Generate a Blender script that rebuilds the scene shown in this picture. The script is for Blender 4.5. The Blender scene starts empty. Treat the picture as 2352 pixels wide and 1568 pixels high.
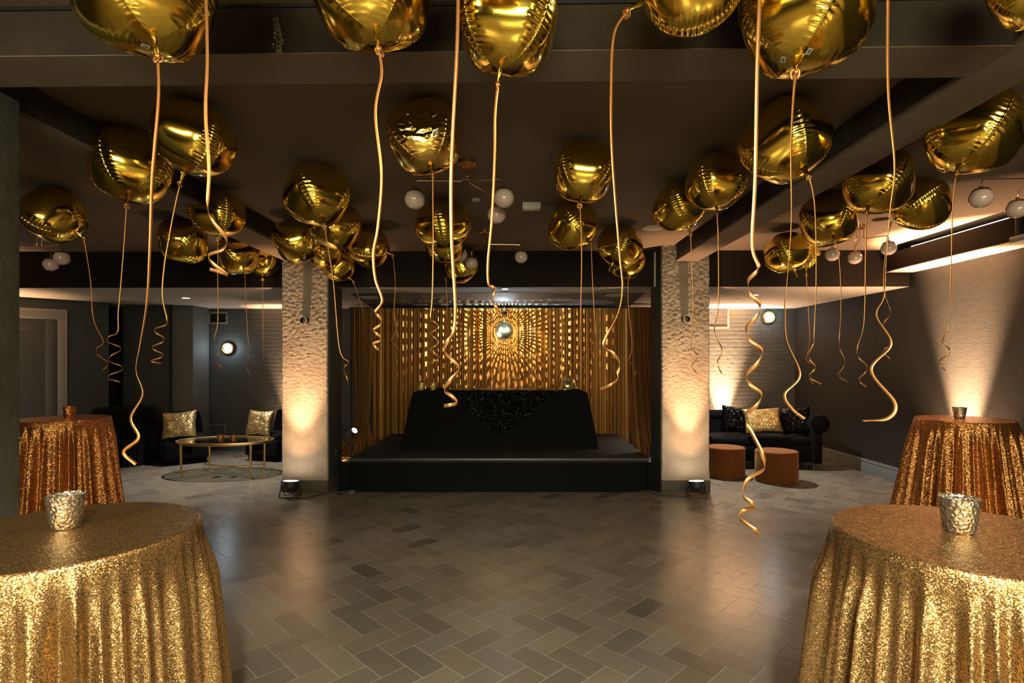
import bpy, bmesh, math, random
from mathutils import Vector, Matrix, noise
from mathutils.bvhtree import BVHTree
PI = math.pi
S = bpy.context.scene
COL = S.collection
random.seed(7)

# ------------------------------------------------------------------ camera
F, X0, Y0, H = 1250.0, 1188.0, 831.0, 1.63
cam = bpy.data.cameras.new('camera'); camo = bpy.data.objects.new('camera', cam); COL.objects.link(camo)
camo.location = (0, 0, H); camo.rotation_euler = (PI/2, 0, 0)
cam.sensor_width = 36; cam.lens = F/2352*36
cam.shift_x = (1176-X0)/2352; cam.shift_y = (Y0-784)/2352
cam.clip_start = 0.05
S.camera = camo
def W(px, py, Y):
    return Vector(((px-X0)*Y/F, Y, H-(py-Y0)*Y/F))
def G(px, py, z=0):
    Y = (H-z)*F/(py-Y0); return W(px, py, Y)

# ------------------------------------------------------------------ render look
S.view_settings.view_transform = 'Standard'; S.view_settings.look = 'None'
S.view_settings.gamma = 1; S.view_settings.use_curve_mapping = False
S.view_settings.exposure = 1.35
cy = S.cycles
cy.max_bounces = 6; cy.diffuse_bounces = 3; cy.glossy_bounces = 4; cy.transmission_bounces = 4; cy.transparent_max_bounces = 6
cy.caustics_reflective = False; cy.caustics_refractive = False
cy.sample_clamp_indirect = 4; cy.sample_clamp_direct = 30
cy.use_denoising = True
cy.use_adaptive_sampling = True; cy.adaptive_threshold = 0.025
try: cy.use_light_tree = True
except Exception: pass
w = bpy.data.worlds.new('world'); S.world = w; w.use_nodes = True
w.node_tree.nodes['Background'].inputs[0].default_value = (0.8, 0.7, 0.55, 1)
w.node_tree.nodes['Background'].inputs[1].default_value = 0.0

# ------------------------------------------------------------------ lights
def light(name, typ, loc, power, col, aim=None, size=.1, size_y=None, angle=60, blend=1.0, vis=True):
    l = bpy.data.lights.new(name, typ); o = bpy.data.objects.new(name, l); COL.objects.link(o)
    o.location = loc; l.energy = power; l.color = col
    if typ == 'AREA':
        l.size = size
        if size_y: l.shape = 'RECTANGLE'; l.size_y = size_y
    elif typ in ('SPOT', 'POINT'):
        l.shadow_soft_size = size
        if typ == 'SPOT': l.spot_size = math.radians(angle); l.spot_blend = blend
    if aim is not None:
        d = Vector(aim)-Vector(loc); o.rotation_euler = d.to_track_quat('-Z', 'Y').to_euler()
    return o
WARM = (1.0, .58, .31); AMB = (1.0, .62, .34)
# bright neighbouring room behind the photographer, then two added fill lights
light('rear_room_and_fill', 'AREA', (0.3, -4.4, 1.75), 130, (1, .95, .62), aim=(0.3, 5, 1.6), size=3.6, size_y=1.1)
light('rear_room_and_fill', 'AREA', (2.6, -1.2, 3.0), 120, (1, .74, .46), aim=(2.2, 0, 0), size=1.4)  # downward fill added to brighten the floor, no known lamp
light('rear_room_and_fill', 'AREA', (-2.8, -1.2, 3.0), 120, (1, .78, .52), aim=(-2.2, 0, 0), size=1.4)  # matching floor fill on the left, also added
# ceiling spots over the dance floor and the front tables
light('ceiling_spot', 'SPOT', (0.1, -.9, 3.0), 330, (1, .93, .74), aim=(0.1, 1.9, 0), size=.08, angle=78, blend=.7)
light('exit_sign_glow', 'AREA', (-1.4, -4.2, 2.75), 2.5, (1, .05, .06), aim=(-1.4, 4, 2.2), size=.4, size_y=.2)
light('ceiling_spot', 'SPOT', (0.55, 1.9, 3.04), 70, (1, .72, .42), aim=(-1.3, 1.8, 1.0), size=.05, angle=70)
light('ceiling_spot', 'SPOT', (2.75, 2.0, 3.04), 10, (1, .62, .32), aim=(1.6, 1.8, 1.0), size=.05, angle=75)
light('ceiling_spot', 'SPOT', (-3.6, 4.6, 3.04), 30, WARM, aim=(-4.5, 5.4, .9), size=.05, angle=70)
light('ceiling_spot', 'SPOT', (3.4, 4.4, 3.04), 30, (1, .50, .22), aim=(4.4, 5.4, .8), size=.05, angle=75)
# lounge downlights
light('lounge_downlight', 'SPOT', (-4.2, 8.05, 2.60), 200, (1, .95, .85), aim=(-4.2, 7.9, 0), size=.035, angle=96, blend=.8)
light('lounge_downlight', 'SPOT', (2.75, 8.0, 2.60), 210, (1, .95, .85), aim=(3.1, 7.7, 0), size=.035, angle=100, blend=.8)
# curtain wash
light('curtain_wash', 'SPOT', (-0.9, 7.55, 2.58), 2.5, (1, .80, .50), aim=(-.5, 9.4, .9), size=.05, angle=92)
light('curtain_wash', 'SPOT', (1.1, 7.55, 2.58), 2, (1, .80, .50), aim=(.3, 9.4, .9), size=.05, angle=92)
light('ball_pinspot', 'SPOT', (.9, 7.45, 2.57), 120, (1, .97, .80), aim=(-.214, 8.9, 2.135), size=.03, angle=13, blend=.3)
light('ball_pinspot', 'SPOT', (-1.3, 7.45, 2.57), 120, (1, .97, .80), aim=(-.214, 8.9, 2.135), size=.03, angle=13, blend=.3)
# the small spotlight left of the stage, pinned on the mirror ball
light('small_spot_beam', 'SPOT', (-2.57, 8.63, .60), 260, (.9, .95, 1), aim=(-.214, 8.9, 2.135), size=.02, angle=16, blend=.3)

# ------------------------------------------------------------------ materials
MATS = {}
def nm(name):
    m = bpy.data.materials.new(name); m.use_nodes = True; MATS[name] = m
    return m, m.node_tree.nodes, m.node_tree.links, m.node_tree.nodes['Principled BSDF']
def mat(name, col, rough=.6, metal=0, spec=.5, bump=None, var=None, **kw):
    """bump=(scale,strength,dist) noise bump; var=(scale,amount) colour mottling"""
    m, N, L, P = nm(name)
    P.inputs['Base Color'].default_value = (*col, 1); P.inputs['Roughness'].default_value = rough
    P.inputs['Metallic'].default_value = metal; P.inputs['Specular IOR Level'].default_value = spec
    for k, v in kw.items(): P.inputs[k.replace('_', ' ')].default_value = v
    tc = N.new('ShaderNodeTexCoord')
    if var:
        n = N.new('ShaderNodeTexNoise'); n.inputs['Scale'].default_value = var[0]; n.inputs['Detail'].default_value = 6
        L.new(tc.outputs['Object'], n.inputs['Vector'])
        r = N.new('ShaderNodeMapRange'); r.inputs['From Min'].default_value = .3; r.inputs['From Max'].default_value = .7
        r.inputs['To Min'].default_value = 1-var[1]; r.inputs['To Max'].default_value = 1+var[1]
        L.new(n.outputs['Fac'], r.inputs['Value'])
        x = N.new('ShaderNodeMix'); x.data_type = 'RGBA'; x.blend_type = 'MULTIPLY'; x.inputs['Factor'].default_value = 1
        x.inputs[6].default_value = (*col, 1); L.new(r.outputs[0], x.inputs[7]); L.new(x.outputs[2], P.inputs['Base Color'])
    if bump:
        n = N.new('ShaderNodeTexNoise'); n.inputs['Scale'].default_value = bump[0]; n.inputs['Detail'].default_value = 5
        L.new(tc.outputs['Object'], n.inputs['Vector'])
        b = N.new('ShaderNodeBump'); b.inputs['Strength'].default_value = bump[1]; b.inputs['Distance'].default_value = bump[2]
        L.new(n.outputs['Fac'], b.inputs['Height']); L.new(b.outputs[0], P.inputs['Normal'])
    return m
def emis(name, col, s):
    m, N, L, P = nm(name); P.inputs['Base Color'].default_value = (0, 0, 0, 1)
    P.inputs['Emission Color'].default_value = (*col, 1); P.inputs['Emission Strength'].default_value = s
    return m
def sequin(name, col, scale=330, tilt=.22, rough=.28, spark=None):
    m, N, L, P = nm(name)
    P.inputs['Metallic'].default_value = .88; P.inputs['Roughness'].default_value = rough
    tc = N.new('ShaderNodeTexCoord'); v = N.new('ShaderNodeTexVoronoi'); v.inputs['Scale'].default_value = scale
    L.new(tc.outputs['Object'], v.inputs['Vector'])
    s = N.new('ShaderNodeVectorMath'); s.operation = 'SUBTRACT'; s.inputs[1].default_value = (.5, .5, .5)
    L.new(v.outputs['Color'], s.inputs[0])
    k = N.new('ShaderNodeVectorMath'); k.operation = 'SCALE'; k.inputs['Scale'].default_value = tilt*2
    L.new(s.outputs[0], k.inputs[0])
    g = N.new('ShaderNodeNewGeometry'); a = N.new('ShaderNodeVectorMath'); a.operation = 'ADD'
    L.new(g.outputs['Normal'], a.inputs[0]); L.new(k.outputs[0], a.inputs[1])
    n = N.new('ShaderNodeVectorMath'); n.operation = 'NORMALIZE'; L.new(a.outputs[0], n.inputs[0])
    L.new(n.outputs[0], P.inputs['Normal'])
    r = N.new('ShaderNodeMapRange'); r.inputs['From Min'].default_value = .25; r.inputs['From Max'].default_value = .62
    r.inputs['To Min'].default_value = 1; r.inputs['To Max'].default_value = .25
    L.new(v.outputs['Distance'], r.inputs['Value'])
    x = N.new('ShaderNodeMix'); x.data_type = 'RGBA'; x.blend_type = 'MULTIPLY'; x.inputs['Factor'].default_value = 1
    x.inputs[6].default_value = (*col, 1); L.new(r.outputs[0], x.inputs[7]); L.new(x.outputs[2], P.inputs['Base Color'])
    return m
M = {}
M['ceil'] = mat('ceiling_paint', (.18, .130, .088), .85, bump=(2.5, .15, .02), var=(1.3, .10))
M['wall'] = mat('dark_wall_paint', (.026, .029, .029), .7, bump=(60, .1, .002), var=(1.5, .12))
M['header'] = mat('bulkhead_paint', (.013, .009, .006), .8, spec=.2, bump=(8, .1, .004), var=(1.2, .15))
M['soffit'] = mat('soffit_paint', (.50, .45, .39), .85, bump=(3, .1, .01))
M['base'] = mat('baseboard_paint', (.13, .15, .15), .45)
M['door'] = mat('door_paint', (.06, .06, .06), .5, bump=(4, .05, .004))
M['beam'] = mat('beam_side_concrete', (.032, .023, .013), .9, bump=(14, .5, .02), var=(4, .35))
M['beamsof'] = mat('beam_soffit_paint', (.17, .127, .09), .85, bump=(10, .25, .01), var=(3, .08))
M['pillarcon'] = mat('grey_green_concrete', (.085, .087, .068), .85, bump=(22, .5, .01), var=(7, .2))
M['black'] = mat('matte_black_metal', (.012, .012, .012), .5)
M['cloth'] = mat('black_cloth', (.003, .003, .0032), .95, spec=.15, bump=(300, .3, .001))
M['velvet'] = mat('black_velvet', (.0018, .0018, .002), .85, spec=.08, bump=(260, .2, .001), Sheen_Weight=.07, Sheen_Roughness=.35, Sheen_Tint=(.5, .5, .56, 1))
M['carpet'] = mat('stage_carpet', (.014, .0135, .012), .95, spec=.2, bump=(400, .6, .003), var=(3, .2))
M['brass'] = mat('brushed_brass', (.62, .38, .20), .28, 1)
M['gold'] = mat('satin_gold_metal', (.60, .40, .18), .35, 1)
M['opal'] = mat('opal_glass', (.62, .47, .41), .12, spec=.6, Coat_Weight=.6, Coat_Roughness=.03)
M['white'] = mat('white_plastic', (.62, .58, .52), .5)
M['whitetrim'] = mat('speaker_grille', (.60, .53, .46), .7, bump=(900, .3, .0005))
M['lamp'] = emis('lit_downlight', (1, .95, .85), 6)
M['lampwarm'] = emis('lit_uplight_lens', (1, .80, .62), 12)
M['lampcool'] = emis('lit_cool_lens', (.72, .9, 1), 1.1)
M['ottoman'] = mat('mustard_velvet', (.10, .030, .005), .85, spec=.15, bump=(300, .2, .001), Sheen_Weight=.15, Sheen_Tint=(1, .75, .45, 1))
M['curtain'] = mat('gold_velvet_curtain', (.36, .175, .045), .42, .6, spec=.35, bump=(400, .15, .001), Sheen_Weight=.2, Sheen_Roughness=.4, Sheen_Tint=(1, .72, .35, 1))
M['foil'] = mat('gold_foil', (.90, .64, .10), .13, 1)
M['foildull'] = mat('gold_foil_crumpled', (.90, .62, .14), .15, 1)
M['ribbon'] = mat('satin_gold_ribbon', (.60, .29, .10), .38, .8)
M['seqgold'] = sequin('gold_sequins', (.80, .50, .20))
M['seqgoldfar'] = sequin('copper_gold_sequins', (.85, .38, .12), scale=190, tilt=.3)
M['seqpillow'] = sequin('pillow_gold_sequins', (.93, .66, .28), scale=150, tilt=.3)
M['seqblack'] = sequin('black_sequins', (.011, .011, .012), scale=170, tilt=.6, rough=.15)
M['chrome'] = mat('chrome', (.7, .7, .7), .15, 1)
M['mirror'] = mat('mirror_tile', (.92, .93, .68), .30, 1)
def table_glass():
    m, N, L, P = nm('smoked_glass_top'); out = N['Material Output']
    tr = N.new('ShaderNodeBsdfTransparent'); tr.inputs[0].default_value = (.72, .74, .70, 1)
    gl = N.new('ShaderNodeBsdfGlossy'); gl.inputs['Roughness'].default_value = .02
    lw = N.new('ShaderNodeFresnel'); lw.inputs['IOR'].default_value = 1.7
    mx = N.new('ShaderNodeMixShader'); L.new(lw.outputs[0], mx.inputs[0]); L.new(tr.outputs[0], mx.inputs[1]); L.new(gl.outputs[0], mx.inputs[2]); L.new(mx.outputs[0], out.inputs[0])
    return m
M['glass'] = table_glass()
M['hat'] = mat('glossy_gold_shell', (.55, .43, .17), .2, .75, Coat_Weight=.8)
M['decal'] = mat('black_decal', (.01, .01, .01), .4)
M['sticker'] = mat('white_sticker', (.55, .55, .5), .6)
M['ventd'] = mat('louvre_metal', (.16, .12, .13), .4, .3)
M['plinth'] = mat('plinth_paint', (.06, .05, .035), .7)
# mercury glass
def mercury(name, col, scale=95):
    m, N, L, P = nm(name); P.inputs['Base Color'].default_value = (*col, 1)
    P.inputs['Metallic'].default_value = .92; P.inputs['Roughness'].default_value = .14
    tc = N.new('ShaderNodeTexCoord'); v = N.new('ShaderNodeTexVoronoi'); v.inputs['Scale'].default_value = scale; v.feature = 'SMOOTH_F1'
    L.new(tc.outputs['Object'], v.inputs['Vector'])
    b = N.new('ShaderNodeBump'); b.inputs['Strength'].default_value = 1; b.inputs['Distance'].default_value = .006
    L.new(v.outputs['Distance'], b.inputs['Height']); L.new(b.outputs[0], P.inputs['Normal'])
    return m
M['merc'] = mercury('silver_mercury_glass', (.62, .58, .48))
M['mercgold'] = mercury('gold_mercury_glass', (.75, .58, .20), 90)
M['copperglass'] = mercury('copper_mercury_glass', (.62, .30, .11), 90)
# brick
def brick():
    m, N, L, P = nm('painted_brick'); P.inputs['Roughness'].default_value = .55
    tc = N.new('ShaderNodeTexCoord'); sp = N.new('ShaderNodeSeparateXYZ'); cb = N.new('ShaderNodeCombineXYZ')
    L.new(tc.outputs['Object'], sp.inputs[0]); L.new(sp.outputs['X'], cb.inputs['X']); L.new(sp.outputs['Z'], cb.inputs['Y'])
    b = N.new('ShaderNodeTexBrick'); L.new(cb.outputs[0], b.inputs['Vector'])
    b.inputs['Scale'].default_value = 1; b.inputs['Brick Width'].default_value = .222; b.inputs['Row Height'].default_value = .0745
    b.inputs['Mortar Size'].default_value = .0045; b.inputs['Mortar Smooth'].default_value = .3; b.offset = .5
    b.inputs['Color1'].default_value = (.058, .060, .058, 1); b.inputs['Color2'].default_value = (.050, .052, .050, 1); b.inputs['Mortar'].default_value = (.085, .083, .075, 1)
    L.new(b.outputs['Color'], P.inputs['Base Color'])
    n = N.new('ShaderNodeTexNoise'); n.inputs['Scale'].default_value = 14; n.inputs['Detail'].default_value = 6; L.new(tc.outputs['Object'], n.inputs['Vector'])
    mm = N.new('ShaderNodeMath'); mm.operation = 'MULTIPLY_ADD'; L.new(b.outputs['Fac'], mm.inputs[0]); mm.inputs[1].default_value = -1
    mul = N.new('ShaderNodeMath'); mul.operation = 'MULTIPLY'; mul.inputs[1].default_value = .5; L.new(n.outputs['Fac'], mul.inputs[0]); L.new(mul.outputs[0], mm.inputs[2])
    bp = N.new('ShaderNodeBump'); bp.inputs['Strength'].default_value = .9; bp.inputs['Distance'].default_value = .012
    L.new(mm.outputs[0], bp.inputs['Height']); L.new(bp.outputs[0], P.inputs['Normal'])
    return m
M['brick'] = brick()
def rough_concrete():
    m, N, L, P = nm('chipped_concrete'); P.inputs['Roughness'].default_value = .9
    tc = N.new('ShaderNodeTexCoord'); mp = N.new('ShaderNodeMapping'); mp.inputs['Scale'].default_value = (1, 1, 2.6); L.new(tc.outputs['Object'], mp.inputs['Vector'])
    n = N.new('ShaderNodeTexNoise'); n.inputs['Scale'].default_value = 26; n.inputs['Detail'].default_value = 10; n.inputs['Roughness'].default_value = .72; L.new(mp.outputs[0], n.inputs['Vector'])
    sp = N.new('ShaderNodeSeparateXYZ'); L.new(tc.outputs['Object'], sp.inputs[0])
    r = N.new('ShaderNodeMapRange'); L.new(sp.outputs['Z'], r.inputs['Value']); r.inputs['From Min'].default_value = .9; r.inputs['From Max'].default_value = 2.2
    r.inputs['To Min'].default_value = .12; r.inputs['To Max'].default_value = 1
    mu = N.new('ShaderNodeMath'); mu.operation = 'MULTIPLY'; L.new(n.outputs['Fac'], mu.inputs[0]); L.new(r.outputs[0], mu.inputs[1])
    bp = N.new('ShaderNodeBump'); bp.inputs['Strength'].default_value = 1; bp.inputs['Distance'].default_value = .018
    L.new(mu.outputs[0], bp.inputs['Height']); L.new(bp.outputs[0], P.inputs['Normal'])
    n2 = N.new('ShaderNodeTexNoise'); n2.inputs['Scale'].default_value = 4; n2.inputs['Detail'].default_value = 5; L.new(tc.outputs['Object'], n2.inputs['Vector'])
    cr = N.new('ShaderNodeValToRGB'); cr.color_ramp.elements[0].color = (.30, .24, .18, 1); cr.color_ramp.elements[1].color = (.44, .37, .29, 1)
    cr.color_ramp.elements[0].position = .3; cr.color_ramp.elements[1].position = .7
    L.new(n2.outputs['Fac'], cr.inputs[0]); L.new(cr.outputs[0], P.inputs['Base Color'])
    return m
M['con'] = rough_concrete()
def tiles():
    m, N, L, P = nm('herringbone_tile')
    a = N.new('ShaderNodeVertexColor'); a.layer_name = 'tile'
    tc = N.new('ShaderNodeTexCoord'); n = N.new('ShaderNodeTexNoise'); n.inputs['Scale'].default_value = 4; n.inputs['Detail'].default_value = 4; L.new(tc.outputs['Object'], n.inputs['Vector'])
    r = N.new('ShaderNodeMapRange'); r.inputs['To Min'].default_value = .87; r.inputs['To Max'].default_value = 1.13; L.new(n.outputs['Fac'], r.inputs['Value'])
    x = N.new('ShaderNodeMix'); x.data_type = 'RGBA'; x.blend_type = 'MULTIPLY'; x.inputs['Factor'].default_value = 1
    L.new(a.outputs['Color'], x.inputs[6]); L.new(r.outputs[0], x.inputs[7]); L.new(x.outputs[2], P.inputs['Base Color'])
    r2 = N.new('ShaderNodeMapRange'); r2.inputs['To Min'].default_value = .22; r2.inputs['To Max'].default_value = .38; L.new(n.outputs['Fac'], r2.inputs['Value'])
    P.inputs['Roughness'].default_value = .25; P.inputs['Specular IOR Level'].default_value = .65
    n3 = N.new('ShaderNodeTexNoise'); n3.inputs['Scale'].default_value = 18; L.new(tc.outputs['Object'], n3.inputs['Vector'])
    bp = N.new('ShaderNodeBump'); bp.inputs['Strength'].default_value = .05
    return m
M['tile'] = tiles()
M['grout'] = mat('grout', (.42, .38, .32), .9)
def linen():
    m, N, L, P = nm('woven_wallcovering'); P.inputs['Roughness'].default_value = .7; P.inputs['Specular IOR Level'].default_value = .3
    tc = N.new('ShaderNodeTexCoord'); hs = []
    for sc in ((1, 3, 90), (1, 90, 3)):
        mp = N.new('ShaderNodeMapping'); mp.inputs['Scale'].default_value = sc; L.new(tc.outputs['Object'], mp.inputs['Vector'])
        n = N.new('ShaderNodeTexNoise'); n.inputs['Scale'].default_value = 3; n.inputs['Detail'].default_value = 2; L.new(mp.outputs[0], n.inputs['Vector']); hs.append(n)
    ad = N.new('ShaderNodeMath'); ad.operation = 'ADD'; L.new(hs[0].outputs['Fac'], ad.inputs[0]); L.new(hs[1].outputs['Fac'], ad.inputs[1])
    bp = N.new('ShaderNodeBump'); bp.inputs['Strength'].default_value = .5; bp.inputs['Distance'].default_value = .003
    L.new(ad.outputs[0], bp.inputs['Height']); L.new(bp.outputs[0], P.inputs['Normal'])
    r = N.new('ShaderNodeValToRGB'); r.color_ramp.elements[0].position = .7; r.color_ramp.elements[0].color = (.006, .0065, .006, 1)
    r.color_ramp.elements[1].position = 1.3; r.color_ramp.elements[1].color = (.016, .0155, .014, 1)
    L.new(ad.outputs[0], r.inputs[0]); L.new(r.outputs[0], P.inputs['Base Color'])
    return m
M['linen'] = linen()

# ------------------------------------------------------------------ mesh helpers
class MB:
    def __init__(s): s.bm = bmesh.new()
    def _xf(s, vs, loc, rot):
        m = Matrix.Translation(Vector(loc)) @ (rot if isinstance(rot, Matrix) else Matrix.Rotation(rot, 4, 'Z'))
        bmesh.ops.transform(s.bm, matrix=m, verts=vs)
    def box(s, loc, size, bev=0, seg=2, rot=0.0):
        r = bmesh.ops.create_cube(s.bm, size=1); vs = r['verts']
        bmesh.ops.scale(s.bm, vec=size, verts=vs)
        if bev:
            es = list({e for v in vs for e in v.link_edges})
            r2 = bmesh.ops.bevel(s.bm, geom=es, offset=bev, segments=seg, profile=.5, affect='EDGES')
            vs = list({v for f in r2['faces'] for v in f.verts} | {v for v in vs if v.is_valid})
        s._xf(vs, loc, rot); return s
    def b2(s, x0, x1, y0, y1, z0, z1, bev=0, seg=2):
        return s.box(((x0+x1)/2, (y0+y1)/2, (z0+z1)/2), (abs(x1-x0), abs(y1-y0), abs(z1-z0)), bev, seg)
    def grid(s, nu, nv, fn, closed_u=False):
        V = [[s.bm.verts.new(fn(i/(nu if closed_u else nu-1), j/(nv-1))) for i in range(nu)] for j in range(nv)]
        for j in range(nv-1):
            for i in range(nu if closed_u else nu-1):
                k = (i+1) % nu
                s.bm.faces.new((V[j][i], V[j][k], V[j+1][k], V[j+1][i]))
        return V
    def lathe(s, prof, loc=(0, 0, 0), n=32, rot=0.0):
        vs = []
        rings = []
        for r, z in prof:
            if r < 1e-6: v = s.bm.verts.new((0, 0, z)); rings.append([v]); vs.append(v)
            else:
                ring = [s.bm.verts.new((r*math.cos(2*PI*i/n), r*math.sin(2*PI*i/n), z)) for i in range(n)]; rings.append(ring); vs += ring
        for a, b in zip(rings, rings[1:]):
            for i in range(n):
                k = (i+1) % n
                q = [a[i % len(a)], a[k % len(a)], b[k % len(b)], b[i % len(b)]]
                u = []
                for v in q:
                    if v not in u: u.append(v)
                if len(u) > 2: s.bm.faces.new(u)
        s._xf(vs, loc, rot); return s
    def cyl(s, loc, r, h, n=24, rot=0.0, r2=None):
        r2 = r if r2 is None else r2
        return s.lathe([(0, -h/2), (r, -h/2), (r2, h/2), (0, h/2)], loc, n, rot)
    def ball(s, loc, r, n=24, sc=(1, 1, 1), rot=0.0):
        m = n//2
        pr = [(math.sin(PI*j/m)*r, -math.cos(PI*j/m)*r) for j in range(m+1)]
        pr[0] = (0, -r); pr[-1] = (0, r)
        k = len(s.bm.verts); s.lathe(pr, (0, 0, 0), n)
        s.bm.verts.ensure_lookup_table(); vs = s.bm.verts[k:]
        bmesh.ops.scale(s.bm, vec=sc, verts=vs); s._xf(vs, loc, rot); return s
    def tube(s, pts, r, n=10, sub=6, closed=False):
        P = catmull([Vector(p) for p in pts], sub) if sub > 1 else [Vector(p) for p in pts]
        up = Vector((0, 0, 1)); prev = None; rings = []
        for i, p in enumerate(P):
            t = (P[min(i+1, len(P)-1)]-P[max(i-1, 0)])
            t = t.normalized() if t.length > 1e-9 else Vector((0, 0, 1))
            if prev is None: a = t.orthogonal().normalized()
            else: a = (prev-t*prev.dot(t)); a = a.normalized() if a.length > 1e-6 else t.orthogonal().normalized()
            prev = a; b = t.cross(a)
            rr = r if not callable(r) else r(i/(len(P)-1))
            rings.append([s.bm.verts.new(p+(a*math.cos(2*PI*k/n)+b*math.sin(2*PI*k/n))*rr) for k in range(n)])
        for A, B in zip(rings, rings[1:]):
            for k in range(n): s.bm.faces.new((A[k], A[(k+1) % n], B[(k+1) % n], B[k]))
        s.bm.faces.new(rings[0][::-1]); s.bm.faces.new(rings[-1]); return s
    def poly(s, pts): s.bm.faces.new([s.bm.verts.new(p) for p in pts]); return s
    def prism(s, pts2, z0, z1):
        a = [s.bm.verts.new((x, y, z0)) for x, y in pts2]; b = [s.bm.verts.new((x, y, z1)) for x, y in pts2]
        s.bm.faces.new(a[::-1]); s.bm.faces.new(b); n = len(a)
        for i in range(n): s.bm.faces.new((a[i], a[(i+1) % n], b[(i+1) % n], b[i]))
        return s
    def build(s, name, m, parent=None, smooth=True, ang=40, loc=None, rot=None):
        bmesh.ops.recalc_face_normals(s.bm, faces=s.bm.faces)
        me = bpy.data.meshes.new(name); s.bm.to_mesh(me); s.bm.free()
        for x in (m if isinstance(m, (list, tuple)) else [m]): me.materials.append(x)
        if smooth:
            for p in me.polygons: p.use_smooth = True
            try: me.set_sharp_from_angle(angle=math.radians(ang))
            except Exception: pass
        o = bpy.data.objects.new(name, me); COL.objects.link(o)
        if parent: o.parent = parent
        if loc is not None: o.location = loc
        if rot is not None: o.rotation_euler = rot
        return o
def catmull(P, sub):
    if len(P) < 3: return P
    out = []
    for i in range(len(P)-1):
        p0 = P[i-1] if i else P[0]*2-P[1]; p1 = P[i]; p2 = P[i+1]; p3 = P[i+2] if i+2 < len(P) else P[-1]*2-P[-2]
        for k in range(sub):
            t = k/sub
            out.append(.5*((2*p1)+(-p0+p2)*t+(2*p0-5*p1+4*p2-p3)*t*t+(-p0+3*p1-3*p2+p3)*t**3))
    out.append(P[-1]); return out
def thing(name, label, cat, loc=(0, 0, 0), rz=0, group=None):
    o = bpy.data.objects.new(name, None); COL.objects.link(o); o.location = loc; o.rotation_euler = (0, 0, rz)
    o.empty_display_size = .1
    return tag(o, label, cat, group)
def tag(o, label, cat, group=None, kind=None):
    o['label'] = label; o['category'] = cat
    if group: o['group'] = group
    if kind: o['kind'] = kind
    return o
def struct(o, label=None, cat=None):
    o['kind'] = 'structure'
    if label: o['label'] = label; o['category'] = cat
    return o
def copy_thing(root, loc, rz=None):
    r = root.copy(); COL.objects.link(r); r.location = loc
    if rz is not None: r.rotation_euler = (0, 0, rz)
    for ch in root.children:
        c = ch.copy(); COL.objects.link(c); c.parent = r
        for g in ch.children:
            d = g.copy(); COL.objects.link(d); d.parent = c
    return r
def RX(a): return Matrix.Rotation(a, 4, 'X')
def RY(a): return Matrix.Rotation(a, 4, 'Y')
def RZ(a): return Matrix.Rotation(a, 4, 'Z')

# ------------------------------------------------------------------ room shell
CZ, LZ = 3.10, 2.62          # main ceiling, lounge ceiling
XR, XL, YB, YF = 5.15, -9.2, -5.0, 10.1
bm = bmesh.new(); lay = bm.loops.layers.color.new('tile')
def fquad(pts, z, c, mi):
    f = bm.faces.new([bm.verts.new((x, y, z)) for x, y in pts]); f.material_index = mi
    for l in f.loops: l[lay] = (*c, 1)
fquad([(XL-.2, YB), (XR+.2, YB), (XR+.2, YF+.2), (XL-.2, YF+.2)], -.002, (.1, .1, .1), 1)
rt = random.Random(3); wd, ln, g = .1515, .303, .0020; ca = math.cos(PI/4); sa = ca
def rotp(x, y): x = -x; return (x*ca-y*sa-.273, x*sa+y*ca+3.238)
for i in range(-100, 101):
    for j in range(-50, 51):
        for k in (0, 1):
            bx = i*wd + j*ln*1.0; by = i*wd - j*ln*1.0
            if k == 0: x0, y0, sx, sy = bx, by, ln, wd
            else: x0, y0, sx, sy = bx, by+wd, wd, ln
            c = rotp(x0+sx/2, y0+sy/2)
            if not (XL-.5 < c[0] < XR+.5 and YB-.4 < c[1] < YF+.5): continue
            v = .40+rt.uniform(-.035, .035)-(.06 if rt.random() < .05 else 0); wv = rt.uniform(-.008, .008)
            col = (v*1.06+wv, v*.99, v*.88-wv)
            p = [rotp(a, b) for a, b in ((x0+g, y0+g), (x0+sx-g, y0+g), (x0+sx-g, y0+sy-g), (x0+g, y0+sy-g))]
            tz = rt.uniform(0, .0004)
            fquad(p, tz, col, 0)
me = bpy.data.meshes.new('floor'); bm.to_mesh(me); bm.free(); me.materials.append(M['tile']); me.materials.append(M['grout'])
fl = bpy.data.objects.new('floor', me); COL.objects.link(fl); struct(fl)

def hdrY(x): return 7.20-(x-1)*.012           # the bulkhead runs very slightly askew
b = MB(); b.b2(XL, XR, YB, 7.6, CZ, CZ+.1); struct(b.build('ceiling', M['ceil'], smooth=False))
b = MB(); b.prism([(XL, hdrY(XL)+.005), (XR, hdrY(XR)+.005), (XR, YF), (XL, YF)], LZ, LZ+.08)
struct(b.build('ceiling_lounge', M['soffit'], smooth=False))
b = MB(); b.prism([(XL, hdrY(XL)), (-2.98, hdrY(-2.98)), (-2.98, hdrY(-2.98)+.12), (XL, hdrY(XL)+.12)], LZ+.001, CZ)
b.prism([(-2.40, hdrY(-2.4)), (1.83, hdrY(1.83)), (1.83, hdrY(1.83)+.12), (-2.4, hdrY(-2.4)+.12)], LZ+.001, CZ)
b.prism([(2.43, hdrY(2.43)), (XR, hdrY(XR)), (XR, hdrY(XR)+.12), (2.43, hdrY(2.43)+.12)], LZ+.001, CZ)
struct(b.build('wall_bulkhead', M['header'], smooth=False), 'dark brown bulkhead wall dropping from the ceiling in front of the lounges', 'bulkhead')
b = MB(); b.b2(XL, XR, YF, YF+.15, 0, LZ+.1); struct(b.build('wall_back', M['brick'], smooth=False))
b = MB(); b.b2(XR, XR+.12, YB, YF+.1, 0, CZ+.1); struct(b.build('wall_right', M['linen'], smooth=False))
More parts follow.
